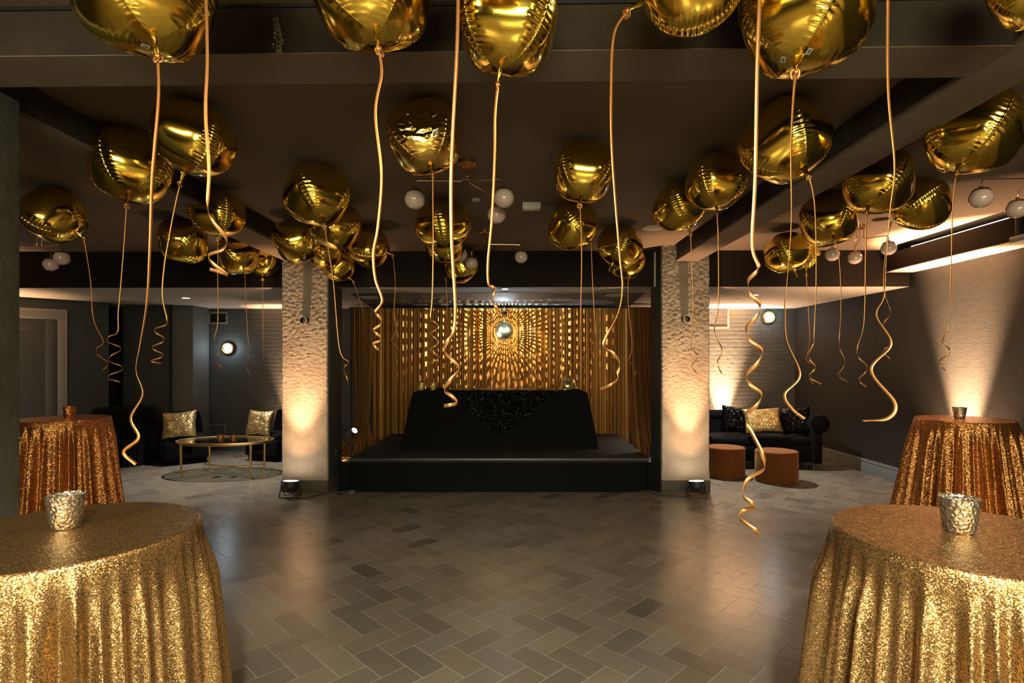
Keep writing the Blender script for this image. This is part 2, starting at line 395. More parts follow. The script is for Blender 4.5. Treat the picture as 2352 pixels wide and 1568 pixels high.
b = MB(); b.b2(XL, XR, YB-.1, YB, 0, CZ+.1); struct(b.build('wall_front', M['wall'], smooth=False))
b = MB()
P1 = (XL, 6.66); P2 = (-6.83, 9.10)
dx, dy = P2[0]-P1[0], P2[1]-P1[1]; Lw = math.hypot(dx, dy); ux, uy = dx/Lw, dy/Lw
b.b2(XL-.12, XL, YB, 6.75, 0, CZ+.05)
b.prism([P1, P2, (P2[0]-.1*uy, P2[1]+.1*ux), (P1[0]-.1*uy, P1[1]+.1*ux)], 0, LZ+.05)
struct(b.build('wall_left', M['wall'], smooth=False))
b = MB(); b.b2(-6.84, -6.05, 9.45, 9.57, 0, LZ); struct(b.build('wall_partition', M['wall'], smooth=False))
b = MB(); b.b2(-6.12, -5.69, 9.55, 10.05, 0, LZ, .004); struct(b.build('column_painted', mat('column_grey_paint', (.10, .105, .10), .7, bump=(5, .2, .01), var=(2.5, .12)), smooth=False), 'pale grey square column between the black draped table and brick wall', 'column')
b = MB(); b.prism([(-2.40, 7.78), (1.83, 7.74), (2.02, YF-.01), (-2.66, YF-.01)], LZ-.006, LZ+.01); struct(b.build('ceiling_stage', mat('stage_ceiling_dark', (.07, .077, .082), .45), smooth=False))  # separate darker panel set just below the lounge ceiling
# baseboards
b = MB(); b.box((XR-.012, 7.0, .10), (.024, 6.2, .20), .003); b.box((XR-.016, 7.0, .172), (.034, 6.2, .016), .004)
struct(b.build('baseboard_right', M['base']))
b = MB(); b.b2(-5.69, XR-.03, YF-.02, YF, 0, .12, .003); struct(b.build('baseboard_back', M['base']))
# door in the left wall
def on_left(s, off, z): return (P1[0]+ux*s+uy*off, P1[1]+uy*s-ux*off, z)
def lw_box(b, s0, s1, o0, o1, z0, z1, bev=.003):
    c = on_left((s0+s1)/2, (o0+o1)/2, (z0+z1)/2)
    b.box(c, (s1-s0, abs(o1-o0), z1-z0), bev, rot=math.atan2(uy, ux))
s_r = 2.86
dr = thing('door_1', 'grey panelled door in a moulded frame on the left wall', 'door'); dr['kind'] = 'structure'
b = MB(); lw_box(b, s_r-.12, s_r, 0, .045, 0, 2.42); lw_box(b, s_r-1.42, s_r-1.30, 0, .045, 0, 2.42); lw_box(b, s_r-1.42, s_r, 0, .046, 2.30, 2.44)
lw_box(b, s_r-.02, s_r+.0, .03, .06, 0, 2.45); lw_box(b, s_r-1.43, s_r+.0, .03, .06, 2.43, 2.46)
b.build('door_frame', mat('door_trim_paint', (.22, .20, .18), .5), dr)
b = MB(); lw_box(b, s_r-1.30, s_r-.12, 0, .012, .01, 2.30); lw_box(b, s_r-1.28, s_r-1.16, .008, .024, .02, 2.29); lw_box(b, s_r-.27, s_r-.14, .008, .024, .02, 2.29)
lw_box(b, s_r-1.17, s_r-.26, .008, .0235, 2.12, 2.29); lw_box(b, s_r-1.17, s_r-.26, .008, .0235, .02, .24)
b.build('door_leaf', M['door'], dr)

# beams
def beam(name, x0, x1, y0, y1, label, lip=.02):
    t = thing(name, label, 'beam'); t['kind'] = 'structure'
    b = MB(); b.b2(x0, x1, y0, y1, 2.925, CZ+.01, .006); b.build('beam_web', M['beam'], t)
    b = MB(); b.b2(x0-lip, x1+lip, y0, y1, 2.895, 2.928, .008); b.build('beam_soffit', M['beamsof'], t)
    return t
beam('beam_left', -2.90, -2.58, -1.5, 6.86, 'concrete ceiling beam running to the left column')
beam('beam_right', 2.01, 2.26, -1.5, 6.86, 'concrete ceiling beam running to the right column')
t = thing('beam_cross', 'heavy dark beam crossing the ceiling nearest the camera', 'beam'); t['kind'] = 'structure'
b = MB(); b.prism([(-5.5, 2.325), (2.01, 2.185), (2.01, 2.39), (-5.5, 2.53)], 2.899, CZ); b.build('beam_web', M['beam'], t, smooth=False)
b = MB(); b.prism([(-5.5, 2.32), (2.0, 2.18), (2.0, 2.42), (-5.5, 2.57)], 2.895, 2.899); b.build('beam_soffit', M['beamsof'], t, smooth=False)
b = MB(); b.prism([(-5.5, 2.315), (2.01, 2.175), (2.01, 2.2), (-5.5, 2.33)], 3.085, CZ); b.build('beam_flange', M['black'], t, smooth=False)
# near-left pillar
b = MB(); b.b2(-2.98, -2.415, 2.10, 2.645, 0, 2.895, .008); struct(b.build('column_near', M['pillarcon']), 'grey green concrete pillar at the left edge of the photo', 'column')
# perforated strap on the cross beam
st = thing('hanger_strap', 'perforated metal strap nailed to the front of the near ceiling beam', 'bracket')
Yst = 2.235
p = W(632, 40, Yst); p2 = W(641, 82, Yst); p3 = W(640, 122, Yst)
b = MB()
for a, c in ((p, p2), (p2, p3)):
    d = c-a; b.box((a+c)/2, (.024, .003, d.length+.004), .001, rot=RY(math.atan2(d.x, d.z)))
b.build('strap', mat('dull_zinc', (.24, .22, .13), .55, .6), st)
for k in range(7):
    q = p.lerp(p2, k/3.5) if k < 3.5 else p2.lerp(p3, (k-3)/4.2)
    b = MB(); b.cyl(q+Vector((0, -.002, 0)), .0035, .002, 12, RX(PI/2)); b.build('bolt_hole', M['black'], st)
b = MB()
rs = random.Random(5)
for k in range(26):
    q = p2+Vector((rs.gauss(-.012, .012), .004, rs.gauss(-.008, .022))); b.ball(q, rs.uniform(.002, .006), 6, (1, .5, 1))
b.build('paint_blob', mat('cracked_paint', (.55, .48, .2), .6), st, smooth=False)

# ------------------------------------------------------------------ columns with rough concrete fronts
def column(name, xa, xb, label, pipe):
    t = thing(name, label, 'column'); t['kind'] = 'structure'
    yf = 6.86
    def f(u, v):
        x = xa+(xb-xa)*u; z = .12+(CZ-.12)*v
        a = .0026*min(1, max(0, (z-.8)/1.4))+.0006
        n = noise.fractal(Vector((x*20, 3.1, z*48)), .7, 2.0, 6)
        e = min(u, 1-u)
        y = yf+.012 - a*n*2.0
        ex = .006*noise.noise(Vector((xa*9, 1, z*22)))*(1 if e == 0 else 0)
        if e == 0: y += .012
        return (x+ex*(1 if u > .5 else -1), y, z)
    b = MB(); V = b.grid(56, 230, f)
    b.b2(xa+.008, xb-.008, yf+.03, yf+.09, .12, CZ)
    b.build('concrete_face', M['con'], t, ang=60)
    b = MB(); b.b2(xa-.004, xb+.004, yf+.07, 7.42, .13, CZ, .003); b.build('painted_casing', M['wall'], t)
    b = MB(); b.b2(xa-.006, xb+.006, yf-.004, 7.43, 0, .135, .003); b.build('plinth', M['plinth'], t)
    q = W(pipe[0], pipe[1], 6.83)
    b = MB(); b.lathe([(.040, -.06), (.046, -.06), (.046, .05), (.040, .05), (.040, -.045), (.0, -.045)], q, 28, RX(PI/2))
    b.build('pipe_stub', M['black'], t)
    b = MB(); b.lathe([(.041, 0), (.048, 0), (.048, .006), (.041, .006), (.041, 0)], q+Vector((0, -.055, 0)), 28, RX(PI/2)); b.build('pipe_rim', M['white'], t)
    return t
column('column_left', -2.975, -2.395, 'rough concrete column to the left of the stage', (700, 736))
column('column_right', 1.825, 2.430, 'rough concrete column to the right of the stage', (1575, 733))
o = thing('wall_outlet', 'small dark electrical outlet on the side of the left column', 'outlet')
b = MB(); b.box((-2.385, 7.16, .44), (.012, .075, .12), .004); b.build('cover_plate', M['black'], o)
b = MB(); b.box((-2.378, 7.16, .46), (.004, .03, .03), .002); b.box((-2.378, 7.16, .42), (.004, .03, .03), .002); b.build('socket', M['base'], o)

# trim edges of the bulkhead by the columns
b = MB(); b.b2(-3.0, -2.98, 7.16, 7.24, LZ, CZ-.02, .002); b.b2(1.80, 1.82, 7.15, 7.19, LZ, CZ-.02, .002); b.b2(2.44, 2.455, 7.14, 7.18, LZ, CZ-.02, .002)
struct(b.build('trim_1', M['soffit']))

# ------------------------------------------------------------------ right duct (boxed chase along the wall)
t = thing('duct_chase', 'long dark boxed duct along the top of the right wall', 'duct'); t['kind'] = 'structure'
b = MB(); b.b2(4.78, 4.80, 1.2, 7.10, 2.80, 3.026); b.b2(4.80, XR, 7.06, 7.10, 2.80, CZ)
b.build('side_panel', M['header'], t, smooth=False)
b = MB(); b.b2(4.79, XR, 1.2, 7.09, 2.795, 2.81); b.build('bottom_panel', M['beamsof'], t, smooth=False)
b = MB(); b.b2(4.775, 4.80, 5.3, 6.6, 3.026, 3.033); b.build('glowing_edge', emis('edge_reflection_glow', (1, .78, .5), 1.6), t, smooth=False)  # reflection on the duct edge put in as emission, not a lamp
b = MB(); b.b2(4.95, XR, 1.2, 7.06, 3.03, CZ); b.build('inner_panel', M['black'], t, smooth=False)
sh = thing('roller_shade_box', 'grey metal shade box hanging from the duct at the right edge', 'shade box')
b = MB(); b.b2(4.70, 4.78, 3.4, 5.20, 2.76, 2.82, .004); b.build('housing', M['base'], sh)
b = MB(); b.b2(4.735, 4.775, 5.15, 5.18, 2.80, 3.09, .004); b.build('bracket', M['black'], sh)

# ------------------------------------------------------------------ ceiling fittings
def disc(name, px, py, z, r, m, label, cat, group=None, lens=None, h=.012):
    q = G(px, py, z); q.z = z
    t = thing(name, label, cat, q, 0, group)
    b = MB(); b.lathe([(0, -h*.6), (r*.86, -h*.6), (r*.9, -h), (r, -h*.7), (r, 0)], (0, 0, 0), 36); b.build('trim_ring', m, t)
    b = MB(); b.lathe([(0, -h*.75), (r*.82, -h*.75), (r*.84, -h*.4)], (0, 0, 0), 36); b.build('lens' if lens else 'grille', lens or M['whitetrim'], t)
    return t
disc('ceiling_speaker', 1502, 522, CZ, .125, M['white'], 'round white ceiling speaker near the right column', 'speaker')
disc('ceiling_disc', 1093, 458, CZ, .04, M['white'], 'small round white ceiling disc behind the nearest chandelier', 'sprinkler cover')
disc('ceiling_speaker', 295, 686, LZ, .165, M['white'], 'round white ceiling speaker in the left lounge ceiling', 'speaker')
disc('ceiling_speaker', 849, 682, LZ, .15, M['white'], 'round white ceiling speaker above the left side of the stage', 'speaker')
disc('ceiling_speaker', 1412, 677, LZ, .15, M['white'], 'round white ceiling speaker above the right side of the stage', 'speaker')
disc('recessed_downlight', 427, 683, LZ, .065, M['white'], 'lit round downlight in the left lounge ceiling', 'downlight', None, M['lamp'])
disc('recessed_downlight', 471, 690, LZ, .05, M['white'], 'small dim ceiling disc beside the lit left lounge downlight', 'downlight')
disc('recessed_downlight', 1160, 662, LZ, .05, M['white'], 'small lit downlight above the front of the stage', 'downlight', None, M['lamp'])
disc('recessed_downlight', 1733, 676, LZ, .065, M['white'], 'lit round downlight in the right lounge ceiling', 'downlight', None, M['lamp'])
disc('recessed_downlight', 1697, 686, LZ, .05, M['white'], 'small dim ceiling disc beside the lit right lounge downlight', 'downlight')
q = W(1221, 469, 5.0)
o = thing('emergency_light', 'small white rectangular box fixed to the main ceiling', 'ceiling box', (q.x, 5.05, CZ))
b = MB(); b.box((0, 0, -.03), (.17, .10, .06), .006); b.build('housing', M['white'], o)
b = MB(); b.box((0, 0, -.062), (.15, .08, .006), .002); b.build('diffuser', M['opal'], o)
q = W(1264, 352, 4.0)
b = MB(); b.tube([(q.x+.02, 3.84, CZ), (q.x, 3.84, CZ-.001), (q.x, 3.84, CZ-.06)], .0035, 6, 1)
tag(b.build('wire_hook', M['black']), 'thin black wire hook on the ceiling behind a balloon', 'hook')

# chandeliers
def chandelier(cx, cy, ends, label, dz=0):
    t = thing('globe_chandelier', label, 'chandelier', (cx, cy, CZ), 0, 'brass three-globe chandeliers')
    b = MB(); b.lathe([(0, -.034), (.062, -.034), (.066, -.030), (.066, 0)], (0, 0, 0), 36); b.build('canopy', M['brass'], t)
    for k, (ex, ey) in enumerate(ends):
        d = Vector((ex, ey, 0)); L = d.length; d.normalize()
        s = d*.032
        z = -.15-dz
        pts = [s+Vector((0, 0, -.03)), s+Vector((0, 0, z+.03)), s+Vector((0, 0, z+.012))+d*.004, s+d*.02+Vector((0, 0, z)), s+d*.05+Vector((0, 0, z)),
               d*(L-.045)+Vector((0, 0, z)), d*(L-.012)+Vector((0, 0, z-.008)), d*L+Vector((0, 0, z-.035)), d*L+Vector((0, 0, z-.055))]
        b = MB(); b.tube(pts, .0048, 8, 4); b.build('arm', M['brass'], t)
        b = MB(); b.lathe([(.0, .0), (.012, 0), (.014, -.012), (.045, -.020), (.058, -.033), (.05, -.030), (0, -.02)], d*L+Vector((0, 0, z-.052)), 28)
        b.build('globe_cap', M['brass'], t)
        b = MB(); b.ball(d*L+Vector((0, 0, z-.052-.085)), .074, 32, (1, 1, .95)); b.build('globe', M['opal'], t)
    b = MB(); b.tube([Vector((.034*math.cos(a), .034*math.sin(a), -.125)) for a in [2*PI*i/12 for i in range(13)]], .002, 6, 1); b.build('spacer_ring', M['brass'], t)
    return t
chandelier(-.366, 3.98, [(-.38, -.015), (.27, -.05), (.20, .40)], 'nearest centre brass chandelier with three unlit white globes')
chandelier(-.366, 6.10, [(.41, .04), (-.257, -.11), (-.18, .41)], 'farther centre brass chandelier partly behind stage balloons')
chandelier(3.70, 5.87, [(-.22, .14), (.14, .32), (.17, -.20)], 'brass chandelier in front of the right dark duct end')
chandelier(3.78, 3.92, [(-.43, .01), (.09, .29), (.30, -.25)], 'brass chandelier cut by the right edge of the photo')
chandelier(-4.94, 5.64, [(-.40, -.06), (.28, -.07), (-.15, .30)], 'brass chandelier at left beneath the leftmost balloon', .12)

# ------------------------------------------------------------------ back wall fittings
def sconce(px, py, label):
    q = W(px, py, YF); q.y = YF; q.x += 0
    t = thing('wall_sconce', label, 'wall lamp', q, 0, 'round bulkhead wall lamps')
    b = MB(); b.lathe([(.085, -.0), (.11, 0), (.11, .05), (.098, .062), (.088, .05), (.085, .02)], (0, 0, 0), 36, RX(PI/2)); b.build('metal_ring', M['gold'], t)
    b = MB(); b.lathe([(0, .066), (.04, .062), (.066, .054), (.080, .035)], (0, 0, 0), 32, RX(PI/2)); b.build('frosted_lens', M['lampcool'], t)
    light('sconce_light', 'POINT', (q.x, YF-.16, q.z), 2.2, (.72, .88, 1), size=.05)
    return t
sconce(526, 800, 'lit round wall lamp on the brick wall behind the left lounge')
sconce(1764, 729, 'lit round wall lamp on the brick wall above the sofa')
def vent(px0, px1, py0, py1, n, label, m, cols=1):
    a = W(px0, py0, YF); c = W(px1, py1, YF)
    t = thing('wall_vent', label, 'vent', ((a.x+c.x)/2, YF, (a.z+c.z)/2))
    w_, h_ = c.x-a.x, a.z-c.z
    b = MB(); f = .03
    for s in (-1, 1): b.box((s*(w_/2+f/2), -.012, 0), (f, .024, h_+2*f), .002); b.box((0, -.012, s*(h_/2+f/2)), (w_, .0235, f), .002)
    if cols == 2: b.box((0, -.01, 0), (f*.8, .02, h_), .002)
    b.build('frame', M['base'] if cols == 2 else mat('vent_frame_paint', (.22, .19, .15), .6), t)
    b = MB()
    for i in range(n): b.box((0, -.012, -h_/2+(i+.5)*h_/n), (w_, .020, .004), rot=RX(.7))
    b.build('slats', m, t, smooth=False)
    b = MB(); b.box((0, -.001, 0), (w_, .002, h_)); b.build('backing', M['black'], t, smooth=False)
vent(1612, 1670, 707, 750, 16, 'large louvred vent high on the brick wall beside the right column', M['ventd'])
vent(484, 520, 720, 740, 8, 'dark louvred vent high on the brick wall in the left lounge', M['black'])
vent(483, 517, 977, 996, 7, 'two-part vent grille low on the brick wall between the lounge chairs', M['base'], 2)

# ------------------------------------------------------------------ uplights
def uplight(loc, aimdir, power, label, name='uplight', cable=None, col=WARM, angle=46, rz=0, wide=.09):
    t = thing(name, label, 'stage light', loc, rz)
    d = Vector(aimdir).normalized(); R = d.to_track_quat('Z', 'Y').to_matrix().to_4x4()
    c = Vector((0, 0, .135))
    b = MB(); b.lathe([(0, -.055), (.06, -.055), (.088, -.03), (.094, .0), (.094, .055), (.086, .058), (.084, .04), (0, .04)], c, 32, R); b.build('housing', M['black'], t)
    b = MB(); b.lathe([(0, .056), (.086, .056), (.086, .046)], c, 32, R); b.build('lens', M['lampwarm'], t)
    for s, yy in ((-1, .0), (1, .0)):
        b = MB(); b.tube([(s*.107, 0, .14), (s*.112, -s*.0-.04, .06), (s*.10, -.07, .008), (0, -.075, .006), (-s*.02, -.075, .006)], .007, 8, 5); b.build('yoke', M['black'], t)
    b = MB(); b.tube([(.107, 0, .14), (.105, .05, .05), (.08, .065, .007), (-.08, .065, .007), (-.105, .05, .05), (-.107, 0, .14)], .006, 8, 5); b.build('rear_yoke', M['black'], t)
    for s in (-1, 1):
        b = MB(); b.cyl((s*.108, 0, .14), .014, .022, 16, RY(PI/2)); b.build('knob', M['black'], t)
    if cable:
        b = MB(); b.tube([Vector(p)-Vector(loc) for p in cable], .006, 8, 8); b.build('power_cable', M['black'], t)
    q = Vector(loc)+c+d*.066
    light('uplight_beam', 'SPOT', q, power, col, aim=q+d, size=.03, angle=angle, blend=1)
    light('uplight_beam', 'SPOT', q, power*wide, col, aim=q+d, size=.03, angle=100, blend=1)
    return t
uplight((-2.74, 6.58, 0), (.02, .11, 1), 240, 'black uplight on the floor against the left column', cable=[(-2.66, 6.52, .02), (-2.60, 6.5, .008), (-2.50, 6.53, .008), (-2.36, 6.72, .008), (-2.1, 6.84, .008)])
uplight((2.17, 6.58, 0), (-.03, .11, 1), 240, 'black uplight on the floor against the right column', cable=[(2.08, 6.54, .02), (2.02, 6.58, .008), (1.9, 6.62, .008), (1.75, 6.62, .008), (1.62, 6.80, .008), (1.52, 6.86, .008)])
uplight((4.98, 6.25, 0), (.045, .0, 1), 7500, 'black uplight behind the right rear cocktail table', angle=38, wide=.05)
uplight((3.80, 9.93, 0), (.0, .04, 1), 3600, 'black uplight on the floor behind the sofa', angle=40, wide=.06)
uplight((-4.22, 9.93, 0), (.0, .04, 1), 500, 'black uplight on the floor behind the right lounge chair', angle=40, wide=.06)
uplight((-8.2, 7.55, 0), (.0, .0, 1), 420, 'black uplight at the far left wall', angle=80)

# ------------------------------------------------------------------ curtain
cf = random.Random(11)
folds = [(cf.uniform(45, 125), cf.uniform(0, 6.28), cf.uniform(.3, 1)) for _ in range(7)]
def foldf(x):
    s = sum(a*math.sin(k*x+p) for k, p, a in folds)/2.3
    return s
def curtain(name, label, fx, nu, ztop, amp, y0=9.42, nv=40):
    b = MB()
    def f(u, v):
        z = ztop*(1-v); x, bul = fx(u, v)
        a = amp*(.55+.45*v)
        y = y0-a*foldf(u*fx.L)*1.0-bul
        return (x, y, max(z, .004+.01*abs(foldf(u*fx.L+2))))
    b.grid(nu, nv, f)
    o = b.build(name, M['curtain'], ang=180); return tag(o, label, 'curtain', 'gold curtains behind the stage')
def fc(u, v): return (-2.50+4.45*u, 0)
fc.L = 4.45*1.0
curtain('velvet_curtain', 'wide pleated gold curtain directly behind the booth', fc, 1500, 2.56, .052)
def fl_(u, v):
    # left panel: gathered at about a third of its height and spreading on the floor
    k = 1-v; z = 2.56*k
    wtop = .38
    if z > .62: t = (z-.62)/(2.56-.62); wdt = .24+(wtop-.24)*min(1, t*1.6); c = -2.66+(.0)*t
    else: t = z/.62; s_ = (1-t)**1.3; wdt = .24+.62*s_; c = -2.66-.12*s_
    return (c+wdt*(u-.5), .05+.20*(max(0, 1-abs(z-.62)/.6))*.3+.35*max(0, 1-z/.6)*(1-u)*.6)
fl_.L = 1.1
curtain('velvet_curtain', 'narrow gold curtain tied back beside the small spotlight', fl_, 220, 2.56, .04)
def fr_(u, v):
    z = 2.56*(1-v); s_ = v**2.2
    return (1.90+.62*u+.18*s_*u+.10*s_, .05+.25*max(0, v-.8)*u*2)
fr_.L = 1.3
curtain('velvet_curtain', 'gold curtain sweeping outward beside the right column', fr_, 260, 2.56, .05)
b = MB()
rp = random.Random(4)
def puddle(cx, cyy, rx, ry, seed):
    def f(u, v):
        a = u*2*PI; r = v
        h = .055*(1-v**3)*(.6+.5*noise.noise(Vector((math.cos(a)*2.2*v, math.sin(a)*2.2*v, seed)))+.35*math.sin(9*a+4*v))
        return (cx+rx*r*math.cos(a)*(1+.12*math.sin(5*a+seed)), cyy+ry*r*math.sin(a), max(.004, h+.012))
    b.grid(80, 10, f, True)
puddle(-2.82, 8.98, .26, .10, 1.0); puddle(2.48, 8.98, .22, .10, 5.0)
tag(b.build('curtain_puddle', M['curtain'], ang=180), 'gathered gold curtain hems pooled on the floor beside the stage', 'curtain hem')
b = MB(); b.tube([(-2.95, 9.56, 2.575), (2.60, 9.56, 2.575)], .019, 12, 1)
for x in (-2.92, 2.57): b.cyl((x, 9.56, 1.29), .019, 2.58, 12); b.cyl((x, 9.56, .006), .14, .012, 24)
tag(b.build('drape_stand', M['black']), 'black pipe frame carrying the gold curtains', 'curtain frame')

# small spotlight at the left of the stage
q = Vector((-2.62, 8.72, .52))
t = thing('small_spotlight', 'small black cylindrical spotlight with lit lens left of the stage', 'spotlight', (q.x-.02, q.y, 0))
d = Vector((.50, -.36, .42)).normalized(); R = d.to_track_quat('Z', 'Y').to_matrix().to_4x4(); lc = q-Vector((q.x-.02, q.y, 0))
b = MB(); b.lathe([(0, -.15), (.048, -.15), (.056, -.14), (.056, .03), (.05, .03), (.05, .01), (0, .01)], lc, 28, R); b.build('housing', M['black'], t)
b = MB(); b.lathe([(0, .024), (.050, .024), (.050, .012)], lc, 28, R); b.build('lens', M['lampcool'], t)
b = MB(); b.cyl((-.02, 0, .24), .009, .44, 10); b.cyl((-.02, 0, .006), .09, .012, 24); b.build('stand', M['black'], t)
b = MB(); b.tube([lc+Vector((-.08, .0, -.09)), lc+Vector((-.13, 0, -.19)), lc+Vector((-.08, 0, -.26)), lc+Vector((0, 0, -.22))], .004, 6, 8); b.build('power_cable', M['black'], t)

# ------------------------------------------------------------------ mirror ball
bc = W(1158, 760, 8.9)
t = thing('mirror_ball', 'hanging mirror ball in front of the gold curtain', 'mirror ball', bc)
b = MB(); R0 = .150; nla = 26
for j in range(nla):
    p0, p1 = PI*j/nla, PI*(j+1)/nla; nlo = max(4, int(52*math.sin((p0+p1)/2)))
    for i in range(nlo):
        a0, a1 = 2*PI*i/nlo, 2*PI*(i+.96)/nlo; q1 = p1-.004
        pts = [Vector((math.sin(p)*math.cos(a), math.sin(p)*math.sin(a), math.cos(p)))*R0 for p, a in ((p0, a0), (q1, a0), (q1, a1), (p0, a1))]
        uq = []
        for v in pts:
            if all((v-u_).length > 1e-5 for u_ in uq): uq.append(v)
        if len(uq) > 2: b.poly(uq)
b.build('mirror_tiles', M['mirror'], t, smooth=False)
b = MB(); b.ball((0, 0, 0), .1475, 32); b.build('ball_core', M['black'], t)
b = MB(); b.cyl((0, 0, .157), .03, .02, 20); b.build('cap', M['chrome'], t)
b = MB()
for k in range(4): b.tube([Vector((0, 0, .182+k*.022))+(RZ(k*PI/2) @ Vector((.006*math.cos(a), 0, .014*math.sin(a)))) for a in [2*PI*i/10 for i in range(11)]], .0018, 6, 1)
b.build('chain', M['chrome'], t)
b = MB(); b.cyl((0, 0, .283), .045, .035, 24); b.cyl((0, 0, .305), .065, .01, 24); b.tube([(0, 0, .30), (0, 0, LZ-bc.z)], .008, 8, 1); b.build('motor', M['black'], t)

# light scattered by the mirror tiles: point sources with a fleck pattern depending on direction only
def gobo(name, loc, power, col, kind):
    o = light(name, 'POINT', loc, power, col, size=.0); l = o.data; l.use_nodes = True
    N = l.node_tree.nodes; L = l.node_tree.links; em = N['Emission']
    g = N.new('ShaderNodeNewGeometry'); sp = N.new('ShaderNodeSeparateXYZ'); L.new(g.outputs['Incoming'], sp.inputs[0])
    def mth(op, a, b_=None, c_=None):
        n = N.new('ShaderNodeMath'); n.operation = op
        for k, v in enumerate((a, b_, c_)):
            if v is None: continue
            if isinstance(v, (int, float)): n.inputs[k].default_value = v
            else: L.new(v, n.inputs[k])
        return n.outputs[0]
    X, Y, Z = sp.outputs
    # the incoming vector may point either way: work with signed ratios to stay valid
    if kind == 'rays':
        ang = mth('ARCTAN2', mth('DIVIDE', Z, Y), mth('DIVIDE', X, Y))
        rad = mth('SQRT', mth('ADD', mth('POWER', mth('DIVIDE', X, Y), 2), mth('POWER', mth('DIVIDE', Z, Y), 2)))
        s1 = mth('GREATER_THAN', mth('SINE', mth('MULTIPLY', ang, 54)), .1)
        s2 = mth('GREATER_THAN', mth('SINE', mth('MULTIPLY', mth('LOGARITHM', mth('ADD', rad, .35), 2.718), 30)), -.55)
        blk = mth('GREATER_THAN', rad, .25)
        fall = mth('MULTIPLY', mth('POWER', mth('ADD', 1, mth('MULTIPLY', rad, rad)), 0.95), mth('MAXIMUM', mth('SUBTRACT', 1, mth('DIVIDE', rad, 6.5)), 0))
        out = mth('MULTIPLY', mth('MULTIPLY', mth('MULTIPLY', mth('MULTIPLY', s1, mth('GREATER_THAN', Y, 0)), s2), blk), fall)
    else:
        rad = mth('SQRT', mth('ADD', mth('POWER', mth('DIVIDE', X, Z), 2), mth('POWER', mth('DIVIDE', mth('ADD', Y, mth('MULTIPLY', X, .15)), Z), 2)))
        s1 = mth('POWER', mth('MAXIMUM', mth('SINE', mth('MULTIPLY', mth('POWER', rad, .7), 15)), 0), 3)
        out = mth('MULTIPLY', mth('MULTIPLY', s1, mth('GREATER_THAN', Z, 0)), mth('MULTIPLY', mth('MAXIMUM', mth('SUBTRACT', 1, mth('DIVIDE', rad, 13)), 0), mth('POWER', mth('ADD', 1, mth('MULTIPLY', rad, rad)), .7)))
    L.new(mth('MULTIPLY', out, 1.0), em.inputs['Strength'])
    return o
gobo('mirror_flecks', (bc.x, bc.y+.17, bc.z), 34, (1, .86, .50), 'rays')
gobo('mirror_rings', (bc.x, bc.y-.06, 2.462), 16, (.62, .85, 1), 'rings')

# ------------------------------------------------------------------ stage
SX0, SX1, SY0, SY1, SZ = -2.10, 1.645, 6.80, 9.12, .424
st = thing('stage_platform', 'low black carpeted stage platform with black skirt', 'stage', ((SX0+SX1)/2, 8, 0))
off = Vector(((SX0+SX1)/2, 8, 0))
b = MB(); b.b2(SX0-off.x, SX1-off.x, SY0-8, SY1-8, SZ-.055, SZ, .008, 3); b.build('deck', M['carpet'], st)
b = MB()
per = [(SX0+.02, SY1-.02), (SX0+.02, SY0+.16), (SX0+.03, SY0+.04), (SX0+.16, SY0+.02), (SX1-.16, SY0+.02), (SX1-.03, SY0+.04), (SX1-.02, SY0+.16), (SX1-.02, SY1-.02)]
pp = catmull([Vector((x-off.x, y-8, 0)) for x, y in per], 24)
def fs(u, v):
    i = u*(len(pp)-1); k = min(int(i), len(pp)-2); p_ = pp[k].lerp(pp[k+1], i-k)
    r_ = .006*math.sin(u*70+2*math.sin(u*13))*v
    cdist = min(abs(p_.x-(SX0-off.x)), abs(p_.x-(SX1-off.x)))
    z = (SZ-.05)*(1-v)+v*(.003+(.035*max(0, 1-cdist/.14)))
    return (p_.x+r_, p_.y-r_-.01*v, z)
b.grid(320, 8, fs); b.build('skirt', M['cloth'], st, ang=180)
b = MB(); b.b2(SX0-off.x-.006, SX1-off.x+.006, SY0-8-.006, SY0-8+.012, SZ-.03, SZ+.002, .003); b.b2(SX0-off.x-.006, SX0-off.x+.01, SY0-8, SY1-8, SZ-.03, SZ+.002, .003); b.b2(SX1-off.x-.01, SX1-off.x+.006, SY0-8, SY1-8, SZ-.03, SZ+.002, .003)
b.build('edge_trim', mat('dark_aluminium', (.05, .05, .05), .45, .4), st)
# booth
bx0, bx1, by0, by1, bz = -1.46, .975, 7.60, 8.36, 1.232
def booth_fn(u, v):
    # perimeter walk, v: 0 top edge .. 1 floor
    Lx, Ly = bx1-bx0, by1-by0; per_ = 2*(Lx+Ly); s_ = u*per_
    if s_ < Lx: p_ = (bx0+s_, by0); n_ = (0, -1)
    elif s_ < Lx+Ly: p_ = (bx1, by0+s_-Lx); n_ = (1, 0)
    elif s_ < 2*Lx+Ly: p_ = (bx1-(s_-Lx-Ly), by1); n_ = (0, 1)
    else: p_ = (bx0, by1-(s_-2*Lx-Ly)); n_ = (-1, 0)
    cxm, cym = (bx0+bx1)/2, (by0+by1)/2
    fx = (p_[0]-cxm)/(Lx/2); fy = (p_[1]-cym)/(Ly/2)
    fl = v**.9
    o_ = .15*fl
    wob = .012*math.sin(u*120+3*math.sin(u*31))*v
    x = p_[0]+fx*abs(fx)**3*(o_)+n_[0]*wob; y = p_[1]+fy*(.07*fl)+n_[1]*wob
    z = bz-(bz-SZ-.004)*v
    return (x, y, z-.03*(1-v)*max(0, abs(fx)-.93)/.07)
b = MB(); V = b.grid(520, 14, booth_fn, True)
b.bm.faces.new([v for v in V[0]])
tag(b.build('booth_tablecloth', M['cloth'], ang=60), 'black floor-length cloth over the long table on the stage', 'tablecloth')
